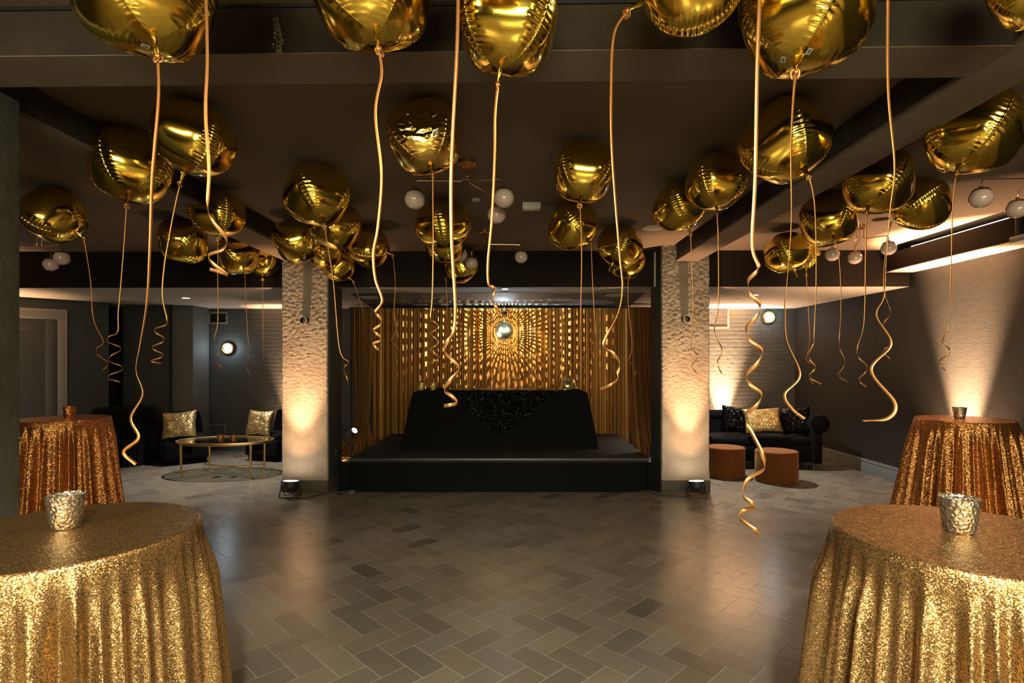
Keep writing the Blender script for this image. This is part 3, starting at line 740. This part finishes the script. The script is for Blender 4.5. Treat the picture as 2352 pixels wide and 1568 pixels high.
# sequinned overlay
b = MB()
def ov(u, v):
    hw = (.78)*(1-v)+.02; x = -.22+(u-.5)*2*hw
    z = bz+.004-(.62)*v*(1-.0*abs(u-.5))
    return (x, by0-.026-.07*(.78*v)**.9-.006*math.sin(x*30)*v, z-.0*v)
b.grid(160, 60, ov)
b.grid(80, 12, lambda u, v: (-.22+(u-.5)*1.6*(1-.0*v), by0-.026+v*.74, bz+.006+.003*math.sin(u*25)))
tag(b.build('sequin_overlay', M['seqblack'], ang=180), 'black sequinned cloth hanging in a point over the stage table front', 'table overlay')

def votive(px, py, zb, h, rt_, rb, m, label, group=None, Y=None):
    q = G(px, py, zb) if Y is None else W(px, py, Y); q.z = zb
    b = MB()
    b.lathe([(0, .0), (rb*.9, 0), (rb, .006), (rb+(rt_-rb)*.5, h*.5), (rt_, h), (rt_*.95, h), (rt_*.93, h-.004), (rb+(rt_-rb)*.45-.004, h*.5), (rb*.9-.002, .012), (0, .010)], (0, 0, 0), 40)
    o = b.build('votive_holder', m, ang=50, loc=q); tag(o, label, 'candle holder', group)
    return o
votive(968, 895, bz+.0105, .098, .058, .047, M['mercgold'], 'left of the two gold glass votives on the stage table', 'glass votives on the stage table')
votive(995, 895, bz+.0105, .098, .060, .048, M['mercgold'], 'right of the two gold glass votives on the stage table', 'glass votives on the stage table')
# hard hat
q = G(1312, 896, bz+.012); 
hh = thing('hard_hat', 'gold hard hat with a black emblem on the stage table', 'hard hat', (q.x, by0+.22, bz+.012), math.radians(-28))
b = MB()
def dome(u, v):
    a = u*2*PI; p_ = v*PI/2*1.06; r = math.sin(min(p_, PI/2))
    z = math.cos(p_)*.150
    x = r*.112*math.cos(a); y = r*.138*math.sin(a)
    rid = max(0, 1-abs(x)/.02)*.008*(1 if z > .02 else 0)+max(0, 1-abs(abs(x)-.045)/.012)*.004*(1 if z > .03 else 0)
    return (x, y, z+.035+rid)
b.grid(64, 20, dome, True); b.build('shell', M['hat'], hh, ang=60)
b = MB()
def brim(u, v):
    a = u*2*PI; fwd = max(0, -math.sin(a)); r = 1+v*(.14+.55*fwd**2)
    return (.112*r*math.cos(a), .138*r*math.sin(a), .030-.012*v-.016*fwd*v)
b.grid(64, 6, brim, True); b.grid(64, 2, lambda u, v: (Vector(brim(u, 1))-Vector((0, 0, .006*v))), True); b.build('brim', M['hat'], hh, ang=60)
b = MB()
def em(x, z, w_, h_):
    y = -.138*math.sqrt(max(0, 1-(x/.112)**2))*math.sqrt(max(0, 1-((z-.035)/.150)**2))-.004
    b.box((x, y, z), (w_, .004, h_), .0008, rot=RX(-.35))
for sx in (.030, .062): em(sx, .085, .012, .058)
for sz in (.068, .085, .102): em(.046, sz, .046, .009)
b.build('emblem', M['decal'], hh)

# ------------------------------------------------------------------ sofa and lounge right
sf = thing('chesterfield_sofa', 'black velvet two-seat sofa with rolled arms against the brick wall', 'sofa', (3.70, 8.62, 0), math.radians(-5))
b = MB(); b.box((0, .02, .24), (1.52, .78, .22), .03, 3); b.box((0, -.36, .24), (1.50, .06, .24), .02, 3); b.build('base', M['velvet'], sf)
b = MB(); b.box((0, .36, .52), (1.62, .16, .50), .05, 4)
b.tube([(-.92, .34, .755), (0, .34, .76), (.92, .34, .755)], .085, 20, 4)
b.build('backrest', M['velvet'], sf)
for s in (-1, 1):
    b = MB(); b.box((s*.83, -.01, .38), (.15, .84, .56), .045, 4)
    b.tube([(s*.86, -.44, .70), (s*.86, .38, .72)], .135, 28, 1)
    b.lathe([(0, .0), (.10, .0), (.135, -.02)], (s*.86, -.445, .70), 28, RX(PI/2))
    b.build('arm', M['velvet'], sf)
    b = MB(); b.box((s*.375, -.08, .415), (.74, .62, .15), .055, 5)
    b.build('seat_cushion', M['velvet'], sf)
    for yy in (-.36, .36):
        b = MB(); b.lathe([(0, 0), (.018, 0), (.03, .03), (.022, .06), (.04, .09), (.04, .13), (0, .13)], (s*.80, yy, 0), 18); b.build('foot', M['black'], sf)
def pillow(name, w_, h_, d_, m, loc, rot, label, group, seed=0):
    b = MB()
    def f(sg):
        def g_(u, v):
            x = (u-.5)*2; y = (v-.5)*2
            e = (1-x**4)*(1-y**4); pin = 1-.10*(1-abs(x))*abs(y)**3; pin2 = 1-.10*(1-abs(y))*abs(x)**3
            t_ = d_/2*max(0, e)**.5
            wr = .05*d_*noise.noise(Vector((x*3+seed, y*3, sg)))*e
            return (x*w_/2*pin2, sg*(t_+wr), y*h_/2*pin)
        return g_
    b.grid(34, 34, f(1)); b.grid(34, 34, f(-1))
    bmesh.ops.remove_doubles(b.bm, verts=b.bm.verts, dist=.0004)
    o = b.build(name, m, ang=180, loc=loc, rot=rot); return tag(o, label, 'cushion', group)
def at_rot(px, py, Y): return W(px, py, Y)
pillow('throw_pillow', .44, .42, .16, M['seqblack'], at_rot(1690, 963, 8.46), (-.28, .12, -.1), 'black sequin cushion at the left end of the sofa', 'cushions on the sofa', 1)
pillow('throw_pillow', .56, .38, .16, M['seqpillow'], at_rot(1752, 965, 8.27), (-.30, -.05, -.1), 'gold sequin cushion in the middle of the sofa', 'cushions on the sofa', 2)
pillow('throw_pillow', .42, .42, .16, M['seqblack'], at_rot(1829, 966, 8.38), (-.26, -.10, -.35), 'black sequin cushion against the right sofa arm', 'cushions on the sofa', 3)
def ottoman(px, py, r, label):
    q = G(px, py)
    t = thing('round_ottoman', label, 'ottoman', (q.x, q.y+r, 0), 0, 'round ottomans before the sofa')
    b = MB(); b.lathe([(0, .012), (r*.985, .012), (r, .02), (r*1.0, .385), (r*.995, .392)], (0, 0, 0), 56); b.build('drum', M['ottoman'], t)
    b = MB(); b.lathe([(r*.99, .388), (r*1.005, .396), (r*1.0, .414), (r*.97, .426), (r*.6, .434), (0, .436)], (0, 0, 0), 56); b.build('padded_top', M['ottoman'], t)
    b = MB(); b.cyl((0, 0, .007), r*.93, .013, 40); b.build('plinth', M['black'], t)
ottoman(1683, 1103, .262, 'mustard velvet ottoman nearest the right column')
ottoman(1806, 1116, .272, 'mustard velvet ottoman in front of the right half of the sofa')

# ------------------------------------------------------------------ lounge left
def slipper(loc, rz, label):
    t = thing('slipper_chair', label, 'armchair', loc, rz, 'black armless lounge chairs')
    b = MB(); b.box((0, -.04, .235), (.64, .62, .29), .035, 4); b.build('seat', M['velvet'], t)
    b = MB(); b.box((0, -.06, .40), (.62, .56, .10), .045, 5); b.build('seat_cushion', M['velvet'], t)
    b = MB()
    def f(sg):
        return lambda u, v: ((u-.5)*(.66-.10*v*v)*(1 if 0 < u < 1 else .97), sg*(.055-.02*v)*(1-(abs(u-.5)*2)**8*.6)+.27+.12*v-.05*math.cos((u-.5)*PI), .14+(.66-.05*(abs(u-.5)*2)**6)*v)
    b.grid(30, 24, f(-1)); b.grid(30, 24, f(1))
    for vv in (0, 1): b.grid(30, 2, lambda u, w_, vv=vv: Vector(f(-1)(u, vv)).lerp(Vector(f(1)(u, vv)), w_))
    for uu in (0, 1): b.grid(2, 24, lambda w_, v, uu=uu: Vector(f(-1)(uu, v)).lerp(Vector(f(1)(uu, v)), w_))
    bmesh.ops.remove_doubles(b.bm, verts=b.bm.verts, dist=.0005)
    b.build('backrest', M['velvet'], t, ang=70)
    b = MB(); b.box((0, -.02, .045), (.56, .56, .09), .006); b.build('plinth', M['cloth'], t)
    return t
slipper((-5.44, 8.90, 0), math.radians(38), 'black armless lounge chair beside the black draped table')
slipper((-4.10, 9.22, 0), math.radians(-16), 'black armless lounge chair half hidden by the left column')
pillow('throw_pillow', .50, .43, .17, M['seqpillow'], W(412, 975, 8.58), (-.25, -.08, .22), 'gold sequin cushion on the chair beside the black draped table', 'gold cushions on the lounge chairs', 4)
pillow('throw_pillow', .44, .42, .16, M['seqpillow'], W(597, 971, 8.88), (-.25, .03, -.15), 'gold sequin cushion on the chair half hidden by the column', 'gold cushions on the lounge chairs', 5)
# coffee table
ct = thing('oval_coffee_table', 'oval gold-framed glass coffee table in the left lounge', 'coffee table', (-4.25, 7.93, 0))
b = MB()
def oval(a, rx, ry, z): return Vector((rx*math.cos(a), ry*math.sin(a), z))
prof = [(-.018, 0), (0, -.006), (.004, .012), (.0, .030), (-.018, .030), (-.022, .012)]
b.grid(96, 7, lambda u, v: oval(u*2*PI, .68+prof[int(round(v*6)) % 6][0], .425+prof[int(round(v*6)) % 6][0], .47+prof[int(round(v*6)) % 6][1]), True)
b.build('rim', M['gold'], ct, ang=50)
b = MB(); b.lathe([(0, 0), (1, 0), (1, .01), (0, .01)], (0, 0, 0), 80); bmesh.ops.scale(b.bm, vec=(.663, .408, 1), verts=b.bm.verts); bmesh.ops.translate(b.bm, vec=(0, 0, .486), verts=b.bm.verts)
b.build('glass_top', M['glass'], ct, ang=40)
legp = [(-.49, -.27), (.50, -.27), (-.40, .29), (.44, .29)]
for x, y in legp:
    b = MB(); b.tube([(x, y, .47), (x*.99, y*.99, .24), (x*.97, y*.97, 0.0)], lambda k: .021-.009*k, 14, 4); b.build('leg', M['gold'], ct)
for sy in (-1, 1):
    b = MB(); b.tube([(-.47, sy*.265, .10), (-.2, sy*.07, .112), (0, sy*.015, .115), (.2, sy*.07, .112), (.47, sy*.265, .10)], .008, 8, 8); b.build('stretcher', M['gold'], ct)
votive(507, 1013, .4965, .088, .047, .043, M['copperglass'], 'left of the two copper glass votives on the coffee table', 'glass votives on the coffee table')
votive(537, 1013, .4965, .088, .044, .042, M['copperglass'], 'right of the two copper glass votives on the coffee table', 'glass votives on the coffee table')

# ------------------------------------------------------------------ draped round tables
def drape(loc, r, h, rb, m, seed, label, cat, nf=26, amp=.050, name='sequin_tablecloth', group=None, nth=480):
    rr = random.Random(seed)
    ks = [(k, rr.uniform(0, 6.28), rr.uniform(.4, 1)*(1 if k > 8 else .5)) for k in (3, 5, nf-7, nf, nf+5, nf+9, nf+15, nf+22)]
    ph = [rr.uniform(0, 6.28) for _ in range(4)]
    def F_(th, t):
        s = 0
        for k, p, a in ks: s += a*math.sin(k*th+p+.35*math.sin(3*t+p))
        s /= 2.6
        return s+.25*abs(s)
    rows = [('t', x) for x in (0.001, .25, .5, .75, .93, .985)]+[('e', x) for x in (.25, .6, 1)]+[('d', x/34) for x in range(1, 35)]
    b = MB()
    def f(u, v):
        k, x = rows[int(round(v*(len(rows)-1)))]; th = u*2*PI
        if k == 't': R_, z = r*x, h
        elif k == 'e': a = x*PI/2; R_, z = r-.012+.012*math.sin(a), h-.012+.012*math.cos(a)
        else:
            s = min(1, x/.22); s = s*s*(3-2*s)
            R_ = r+(rb-r)*x**1.1+amp*(.42*s+.58*s*x**.6)*F_(th, x)+.004
            z = (h-.012)*(1-x)+.004
        return (R_*math.cos(th), R_*math.sin(th), max(z, .004))
    b.grid(nth, len(rows), f, True)
    o = b.build(name, m, ang=55, loc=loc); return tag(o, label, cat, group)
TL = (-1.495, 1.79, 0); TR = (1.468, 1.75, 0); FL_ = (-4.53, 5.42, 0); FR_ = (4.40, 5.36, 0)
G_ = 'gold sequin draped cocktail tables'
drape(TL, .393, 1.07, .455, M['seqgold'], 1, 'gold sequin tablecloth on the high round table at bottom left', 'tablecloth', group=G_)
drape(TR, .396, 1.07, .50, M['seqgold'], 2, 'gold sequin tablecloth on the high round table at bottom right', 'tablecloth', group=G_)
drape(FL_, .395, 1.07, .50, M['seqgoldfar'], 3, 'copper gold sequin tablecloth behind the pillar at left', 'tablecloth', group=G_)
drape(FR_, .400, 1.07, .56, M['seqgoldfar'], 4, 'copper gold sequin tablecloth beside the right wall', 'tablecloth', group=G_)
drape((-6.35, 8.78, 0), .40, .895, .46, M['cloth'], 5, 'black floor-length tablecloth on the round table behind the left lounge chair', 'tablecloth', name='black_tablecloth', nth=240)
votive(151, 1212, 1.071, .112, .056, .042, M['merc'], 'silver hammered glass votive on the bottom left table', Y=1.84)
votive(2203, 1216, 1.071, .112, .058, .044, M['merc'], 'silver hammered glass votive on the bottom right table', Y=1.80)
votive(159, 959, 1.071, .112, .058, .044, M['copperglass'], 'copper glass votive on the left rear cocktail table', Y=5.48)
votive(2204, 961, 1.071, .112, .060, .044, M['merc'], 'dark hammered votive on the right rear cocktail table', Y=5.38)

# ------------------------------------------------------------------ foil balloons
def balloon_mesh(seed, crumple=False):
    rr = random.Random(seed); n = 3.3
    th = []
    for q_ in range(4):
        for k in range(38):
            s = k/38; # dense near the seam at the middle of each quadrant
            x = (s-.5)*2; th.append(q_*PI/2+PI/4+(math.copysign(abs(x)**1.6, x))*PI/4)
    th.sort(); nu = len(th); nv = 150
    ph = [rr.uniform(0, 6.28) for _ in range(8)]
    fr = [rr.uniform(26, 33) for _ in range(4)]
    b = MB()
    def f(u, v):
        t = th[int(round(u*nu)) % nu]; p_ = PI*(v*.994+.003)
        w_ = math.sin(p_)**.97; z = -math.cos(p_)*1.0
        c, s = abs(math.cos(t)), abs(math.sin(t))
        m1 = 1/max(c, s); kk = 14; R_ = w_*(m1**-kk+1.155**-kk)**(-1/kk)*1.005
        q_ = int(((t) % (2*PI))/(PI/2)) % 4
        d = ((t-(q_*PI/2+PI/4)+PI) % (2*PI))-PI
        dd = abs(d)*R_
        band = .19+.045*math.sin(5*p_+ph[q_])+.04*math.sin(29*p_+ph[q_+4])
        fade = math.exp(-(dd/max(.08, band))**3)
        wr = abs(math.sin(fr[q_]*p_+ph[q_]+1.2*math.sin(3.1*p_+ph[q_+4])+.9*d*4))**.7
        env = math.sin(p_)**.7
        R_ -= .036*fade*env*(wr-.1)
        R_ += .028*math.exp(-(dd/.022))*env - .035*math.exp(-(dd/.30)**2)*env
        x, y = R_*math.cos(t), R_*math.sin(t)
        if crumple:
            vv = Vector((x, y, z)); fc_ = max(0, -y)*max(0, 1-(z-.0)**2)*math.exp(-((x-.05)**2)/.35)
            d1, _ = noise.voronoi(vv*2.3+Vector((seed, 0, 0))); k_ = (d1[1]-d1[0])
            d2, _ = noise.voronoi(vv*6+Vector((seed, 5, 0)))
            s_ = 1-fc_*(.20*k_+.10*(d2[1]-d2[0])+.10)
            x, y = x*s_, y*s_
        return (x, y, z)
    b.grid(nu, nv, f, True)
    bmesh.ops.recalc_face_normals(b.bm, faces=b.bm.faces)
    me = bpy.data.meshes.new('foil_body'); b.bm.to_mesh(me); b.bm.free()
    for p_ in me.polygons: p_.use_smooth = True
    me.materials.append(M['foildull' if crumple else 'foil'])
    return me
BM = [balloon_mesh(k) for k in (1, 2, 3, 4)]; BMC = balloon_mesh(9, True)
def neck_mesh(seed):
    b = MB(); rr = random.Random(seed)
    def f(u, v):
        a = u*2*PI; r = .11*(1-v)**2+.035+.018*(1 if v > .8 else 0)*math.sin(3*a)+.012*math.sin(6*a+v*5)
        return (r*math.cos(a), r*.55*math.sin(a), .06-.42*v)
    b.grid(24, 12, f, True)
    me = bpy.data.meshes.new('neck'); b.bm.to_mesh(me); b.bm.free()
    for p_ in me.polygons: p_.use_smooth = True
    me.materials.append(M['foil']); return me
NM = neck_mesh(1)
def knot_mesh(seed):
    rr = random.Random(seed); b = MB()
    b.ball((0, 0, 0), .011, 10, (1, .8, 1))
    for k in range(2):
        a0 = rr.uniform(-.6, .6)+k*PI; L_ = rr.uniform(.008, .015)
        pts = [Vector((0, 0, 0)), Vector((L_*.8*math.cos(a0), .004, .004)), Vector((L_*1.3*math.cos(a0), .0, -.010)), Vector((L_*.7*math.cos(a0), -.004, -.022)), Vector((.002, 0, -.008))]
        strip(b, catmull(pts, 6), .009, 0)
    me = bpy.data.meshes.new('ribbon_knot'); b.bm.to_mesh(me); b.bm.free()
    for p_ in me.polygons: p_.use_smooth = True
    me.materials.append(M['ribbon']); return me
def strip(b, P, wdt, tw, curl=None):
    prev = None; n = len(P)
    for i, p_ in enumerate(P):
        t_ = (P[min(i+1, n-1)]-P[max(i-1, 0)]).normalized()
        if curl is not None and i/n > curl: wv = Vector((0, 0, 1))
        else: wv = RZ(tw*i/n) @ Vector((1, 0, 0))
        wv = wv-t_*wv.dot(t_)
        if wv.length < 1e-3: wv = t_.orthogonal()
        wv.normalize()
        if prev is not None:
            if wv.dot(prev) < 0: wv = -wv
            wv = (wv*.35+prev*.65); wv = (wv-t_*wv.dot(t_)).normalized()
        prev = wv; nn = t_.cross(wv)*.0004
        row = [b.bm.verts.new(p_+wv*wdt/2+nn), b.bm.verts.new(p_-wv*wdt/2+nn), b.bm.verts.new(p_-wv*wdt/2-nn), b.bm.verts.new(p_+wv*wdt/2-nn)]
        if i:
            for k in range(4): b.bm.faces.new((last[k], last[(k+1) % 4], row[(k+1) % 4], row[k]))
        last = row
KM = [knot_mesh(k) for k in (1, 2, 3)]
ribn = 0
def ribbon(root, start, pix, Y, curl, wdt, tw=2.0):
    """pix: pixel polyline; from index curl on the ribbon coils (points are its left/right extremes)"""
    pts = [Vector(start)]; flat = len(pix) if curl is None else curl
    for i, (px, py) in enumerate(pix):
        q = W(px, py, Y)
        if i > 0 and i > flat:
            pr = W(*pix[i-1], Y); amp = abs(q.x-pr.x)*.5+.004
            m_ = (pr+q)/2; m_.y += amp*(1 if i % 2 else -1); pts.append(m_)
        pts.append(q)
    ns = len(pts); P = catmull(pts, 8)
    cf_ = None if curl is None else (curl+1)/ns*.98
    b = MB(); strip(b, [p_-root.location for p_ in P], wdt, tw, cf_)
    return b.build('ribbon', M['ribbon'], root, ang=180)
NB = 0
def balloon(cx, cy, w_, neck, yaw, label, rib=None, curl=None, var=None, Y=None, rw=.008, crumple=False, extra=None, tw=2.0, ymax=6.66, dz=0):
    """cx,cy: where the middle of the balloon shows; w_: shown width; neck: where the neck shows"""
    global NB
    zc = 2.885
    if Y is None: Y = min(ymax, (zc-H)*F/(Y0-cy))
    c = W(cx, cy, Y); R_ = w_*Y/F/2/1.0*(1/math.sqrt(1+((cx-X0)/F)**2)**.55)
    R_ = min(R_, .225)
    if c.z+R_*1.0 > CZ-.004: c.z = CZ-.004-R_*1.0
    Ln = R_*1.30; eye = Vector((0, 0, H)); rd = (W(neck[0], neck[1], 1.0)-eye).normalized()
    tc_ = (c-eye).dot(rd); h2 = (eye+rd*tc_-c).length_squared
    nkp = eye+rd*(tc_-math.sqrt(max(0, Ln*Ln-h2)))
    d = nkp-c
    if d.z > -.12*R_: d.z = -.12*R_
    d.normalize()
    root = thing('foil_balloon', label, 'balloon', c+d*Ln, 0, 'gold foil balloons')
    q = (-d).to_track_quat('Z', 'Y').to_matrix().to_4x4()
    # keep the panel yaw measured against the viewer
    fwd = q.inverted() @ Vector((0, -1, 0)); a0 = math.atan2(fwd.y, fwd.x)
    Rm = q @ RZ(a0+math.radians(yaw))
    me_ = BMC if crumple else BM[(NB if var is None else var) % 4]
    if crumple: Rm = q @ RZ(a0+PI/2+math.radians(yaw))
    bo = bpy.data.objects.new('foil_body', me_); COL.objects.link(bo); bo.parent = root
    bo.matrix_local = Matrix.Translation(c-root.location) @ Rm @ Matrix.Scale(R_, 4)
    no = bpy.data.objects.new('neck', NM); COL.objects.link(no); no.parent = root
    no.matrix_local = Matrix.Translation((c-root.location)+d*R_*.95) @ Rm @ Matrix.Scale(R_, 4)
    ko = bpy.data.objects.new('ribbon_knot', KM[NB % 3]); COL.objects.link(ko); ko.parent = root
    ko.rotation_euler = (0, 0, NB*.7)
    NB += 1
    rs_ = [] if rib is None else [(rib, curl)]
    if extra: rs_ += extra
    for rb_, cu in rs_: ribbon(root, root.location, rb_, root.location.y, cu, rw, tw)
    return root, bo, c, R_
A = balloon
b1 = A(331, -26, 320, (362, 128), 45, 'large gold balloon cut off at the top left with long ribbon reaching the table', [(364, 220), (356, 330), (349, 430), (345, 560), (338, 690), (322, 790), (312, 850), (327, 905), (300, 960), (318, 1005), (284, 1038), (312, 1066)], None, rw=.010, tw=4)
b2 = A(850, -30, 270, (870, 112), 3, 'gold balloon cut off at the top, left of centre', [(876, 170), (862, 260), (876, 400), (868, 520), (858, 580), (862, 640), (878, 690), (862, 715), (877, 735), (858, 758), (876, 775), (857, 790), (870, 803)], 7, rw=.009)
b3 = A(1165, 48, 228, (1143, 195), 0, 'gold balloon cut off at the top centre', [(1137, 262), (1136, 360), (1130, 500), (1121, 600), (1122, 650), (1139, 664), (1130, 690), (1144, 712), (1126, 738), (1140, 752)], 4, rw=.010)
b4 = A(1590, -52, 245, (1430, 30), 30, 'gold balloon at the top with its neck pointing left', [(1410, 80), (1404, 200), (1405, 330), (1415, 480), (1425, 600), (1430, 660), (1420, 720), (1386, 790), (1423, 832), (1418, 872), (1380, 893)], 7, rw=.010)
b5 = A(1850, 22, 292, (1828, 165), 47, 'largest gold balloon at the top right with two barcode stickers', [(1822, 230), (1817, 350), (1818, 500), (1810, 620), (1803, 700), (1806, 780), (1837, 860), (1802, 905), (1820, 940), (1848, 962)], None, rw=.010, tw=3)
b6 = A(2385, -40, 215, (2370, 60), 30, 'gold balloon mostly cut off at the top right corner')
# balloons above the frame whose ribbons hang into view
A(470, -185, 300, (472, -30), 20, 'gold balloon mostly out of view above, its curled ribbon hanging between the left balloons', [(476, 130), (472, 260), (480, 390), (477, 470), (520, 548), (480, 586), (522, 630), (482, 618)], 3, rw=.009)
A(1075, -290, 290, (1050, -30), 20, 'gold balloon out of view above, its long ribbon ending before the stage table', [(1050, 100), (1040, 300), (1036, 420), (1038, 560), (1046, 700), (1042, 760), (1020, 805), (1054, 848), (1020, 895), (1050, 925), (1020, 932)], 5, rw=.010)
A(2110, -250, 290, (2038, -40), 20, 'gold balloon out of view above right, its ribbon ending in a wide hook', [(2040, 200), (2055, 380), (2045, 480), (2035, 600), (2030, 680), (2012, 725), (2046, 790), (2000, 850), (2055, 925), (2040, 960), (1982, 966)], None, rw=.010, tw=3)
A(1790, -400, 290, (1735, -60), 20, 'gold balloon out of view above, its long coiled ribbon hanging before the sofa', [(1740, 130), (1735, 400), (1728, 560), (1742, 610), (1718, 645), (1746, 700), (1714, 755), (1750, 805), (1714, 860), (1748, 905), (1714, 950), (1730, 1000), (1755, 1075), (1706, 1135), (1732, 1165), (1700, 1190), (1745, 1226)], 3, rw=.010)
A(303, 364, 192, (290, 470), 42, 'gold balloon on the left, overlapped by the rounder one beside it', [(284, 560), (278, 640), (271, 720), (270, 762), (248, 785), (276, 805), (252, 830), (280, 850), (250, 870), (276, 884)], 3, Y=3.45)
A(448, 318, 178, (412, 425), 8, 'gold balloon touching the ceiling on the left, with a bright yellow bar reflection', [(402, 470), (385, 560), (376, 620), (373, 680), (384, 735), (356, 755), (376, 775), (351, 795), (373, 812), (348, 828), (370, 834)], 4)
A(975, 314, 166, (994, 400), 0, 'crumpled dented gold balloon near the centre', [(994, 440), (995, 560), (993, 680), (989, 730), (1007, 748), (989, 766), (1008, 784), (989, 802), (1009, 820), (990, 834)], 3, crumple=True)
A(1340, 394, 138, (1332, 470), 0, 'gold balloon right of centre with a bright rectangle reflection', [(1336, 560), (1335, 680), (1330, 790), (1320, 822), (1340, 845)], None, rw=.008)
A(1802, 320, 192, (1858, 405), 40, 'gold balloon with its neck to the right below the largest one', [(1867, 440), (1873, 500), (1875, 640), (1870, 770), (1858, 810), (1872, 840), (1860, 860), (1886, 882)], 3)
A(2236, 302, 210, (2196, 400), 38, 'gold balloon at the right edge beyond the right beam', [(2188, 480), (2186, 560), (2184, 640), (2182, 720), (2166, 780), (2180, 800), (2160, 826), (2172, 850)], 3)
A(124, 490, 145, (192, 548), 20, 'gold balloon over the left chandelier', [(207, 640), (214, 730), (236, 780), (222, 800), (246, 830), (236, 850)], 2, rw=.009)
A(500, 488, 118, (500, 560), 2, 'square-looking gold balloon above the left lounge', [(500, 640), (500, 740), (492, 780), (512, 805), (496, 830), (510, 855)], 2, rw=.008)
A(421, 530, 108, (400, 580), 25, 'gold balloon half behind the square-looking one on the left', Y=5.6)
A(1316, 518, 108, (1358, 560), 45, 'small gold balloon below the rectangle-reflection balloon', [(1360, 620), (1364, 700), (1368, 770), (1356, 800), (1368, 830)], 2, rw=.007)
A(1645, 416, 134, (1647, 492), 0, 'gold balloon left of the right ceiling beam, front of a pair', [(1650, 560), (1650, 700), (1641, 750), (1658, 800), (1648, 830), (1658, 858)], 2, rw=.009)
A(1561, 474, 114, (1586, 536), 22, 'gold balloon behind another, above the right column', [(1589, 600), (1592, 700), (1587, 790), (1602, 815), (1589, 838), (1600, 856)], 2, rw=.008)
A(729, 442, 145, (745, 518), 45, 'topmost gold balloon of the cluster by the left column', [(752, 560), (766, 650), (780, 800), (800, 830), (790, 850), (800, 885)], 3, rw=.008)
A(770, 497, 112, (772, 552), 50, 'gold balloon directly behind the topmost one of the left cluster', Y=4.95)
A(683, 540, 108, (700, 590), 15, 'lower left gold balloon of the cluster by the left column', Y=5.55)
A(746, 572, 84, (765, 615), 30, 'gold balloon in the middle of the left column cluster', Y=6.0)
A(778, 610, 76, (815, 650), 8, 'lowest gold balloon of the cluster, neck pointing right', [(830, 700), (840, 745)], None, rw=.007, Y=6.6)
A(848, 566, 92, (902, 585), 10, 'gold balloon right of the left column cluster with neck to the right', [(908, 650), (905, 720), (912, 760), (899, 780), (916, 800), (904, 825)], 3, rw=.007)
A(1017, 512, 118, (1030, 590), 44, 'gold balloon left of the farther centre chandelier', Y=4.9)
A(1022, 548, 92, (1024, 610), 5, 'gold balloon mostly hidden behind another near the centre', Y=5.72)
A(1058, 604, 82, (1024, 640), 10, 'low gold balloon behind the chandelier globes near the bulkhead', [(1027, 700), (1029, 790)], None, rw=.007, Y=6.95, ymax=7)
A(548, 583, 94, (562, 622), 40, 'gold balloon just left of the left column', [(565, 700), (570, 780), (574, 800), (566, 830), (575, 862)], 2, rw=.007)
A(606, 600, 70, (603, 640), 10, 'gold balloon touching the side of the left column', [(604, 720), (606, 830)], None, rw=.007, Y=6.9)
A(1424, 562, 96, (1400, 618), 42, 'upper gold balloon of the pair left of the right column', None)
A(1441, 604, 74, (1443, 642), 15, 'lower gold balloon of the pair left of the right column', [(1443, 700), (1452, 790), (1445, 825), (1462, 845), (1456, 868)], 2, rw=.008, Y=6.75)
A(1903, 484, 132, (1917, 552), 50, 'gold balloon lowest of the group under the right ceiling beam', [(1928, 600), (1932, 700), (1928, 780), (1940, 825), (1926, 858), (1946, 876)], 2, rw=.009, Y=4.75)
A(2016, 416, 158, (1990, 488), 48, 'gold balloon highest of the group under the right ceiling beam', [(1988, 600), (1985, 740), (1969, 800), (1991, 840), (1974, 868), (1990, 888)], 2, rw=.010)
A(2114, 455, 130, (2046, 512), 25, 'gold balloon rightmost of the group under the right ceiling beam', [(2036, 560), (2030, 660), (2046, 715), (2030, 760), (2046, 790), (2030, 812), (2044, 832)], 2, rw=.010, Y=4.35)
A(1808, 580, 98, (1830, 632), 10, 'left gold balloon of the pair below the right chandelier', Y=6.0)
A(1848, 590, 66, (1853, 640), 45, 'right gold balloon of the pair below the right chandelier', [(1856, 700), (1860, 780), (1853, 820), (1870, 840), (1858, 860), (1868, 882)], 2, rw=.008, Y=6.62)

# barcode stickers on a few balloons
bpy.context.view_layer.update()
def stick(bo, px, py, rz=0):
    o_ = Vector((0, 0, H)); d = (W(px, py, 1.0)-o_).normalized()
    mw = bo.matrix_world; inv = mw.inverted()
    dg = bpy.context.evaluated_depsgraph_get()
    ok, loc, nor, _ = bo.ray_cast(inv @ o_, (inv.to_3x3() @ d).normalized(), distance=50)
    if not ok: return
    p_ = mw @ loc; n_ = (mw.to_3x3() @ nor).normalized()
    if n_.dot(d) > 0: n_ = -n_
    R_ = n_.to_track_quat('Z', 'Y').to_matrix().to_4x4() @ RZ(rz)
    root = bo.parent; par = bo
    T = mw.inverted() @ Matrix.Translation(p_+n_*.0012) @ R_
    b = MB(); b.box((0, 0, 0), (.024, .015, .0006)); s_ = b.build('sticker', M['sticker'], bo, smooth=False); s_.matrix_local = T
    b = MB()
    for k, (x, w2) in enumerate(((-.008, .0018), (-.005, .001), (-.0025, .002), (.001, .001), (.003, .0022), (.0062, .001), (.008, .0014))): b.box((x, 0, .0006), (w2, .009, .0003))
    s_ = b.build('barcode', M['decal'], bo, smooth=False); s_.matrix_local = T
stick(b5[1], 1858, 118, 1.2); stick(b5[1], 1799, 137, .6); stick(b1[1], 334, 106, .2)
for o in list(S.objects):
    if o.type == 'MESH' and o.name.startswith('foil_body') and o.data == BMC: stick(o, 1001, 306, 0)
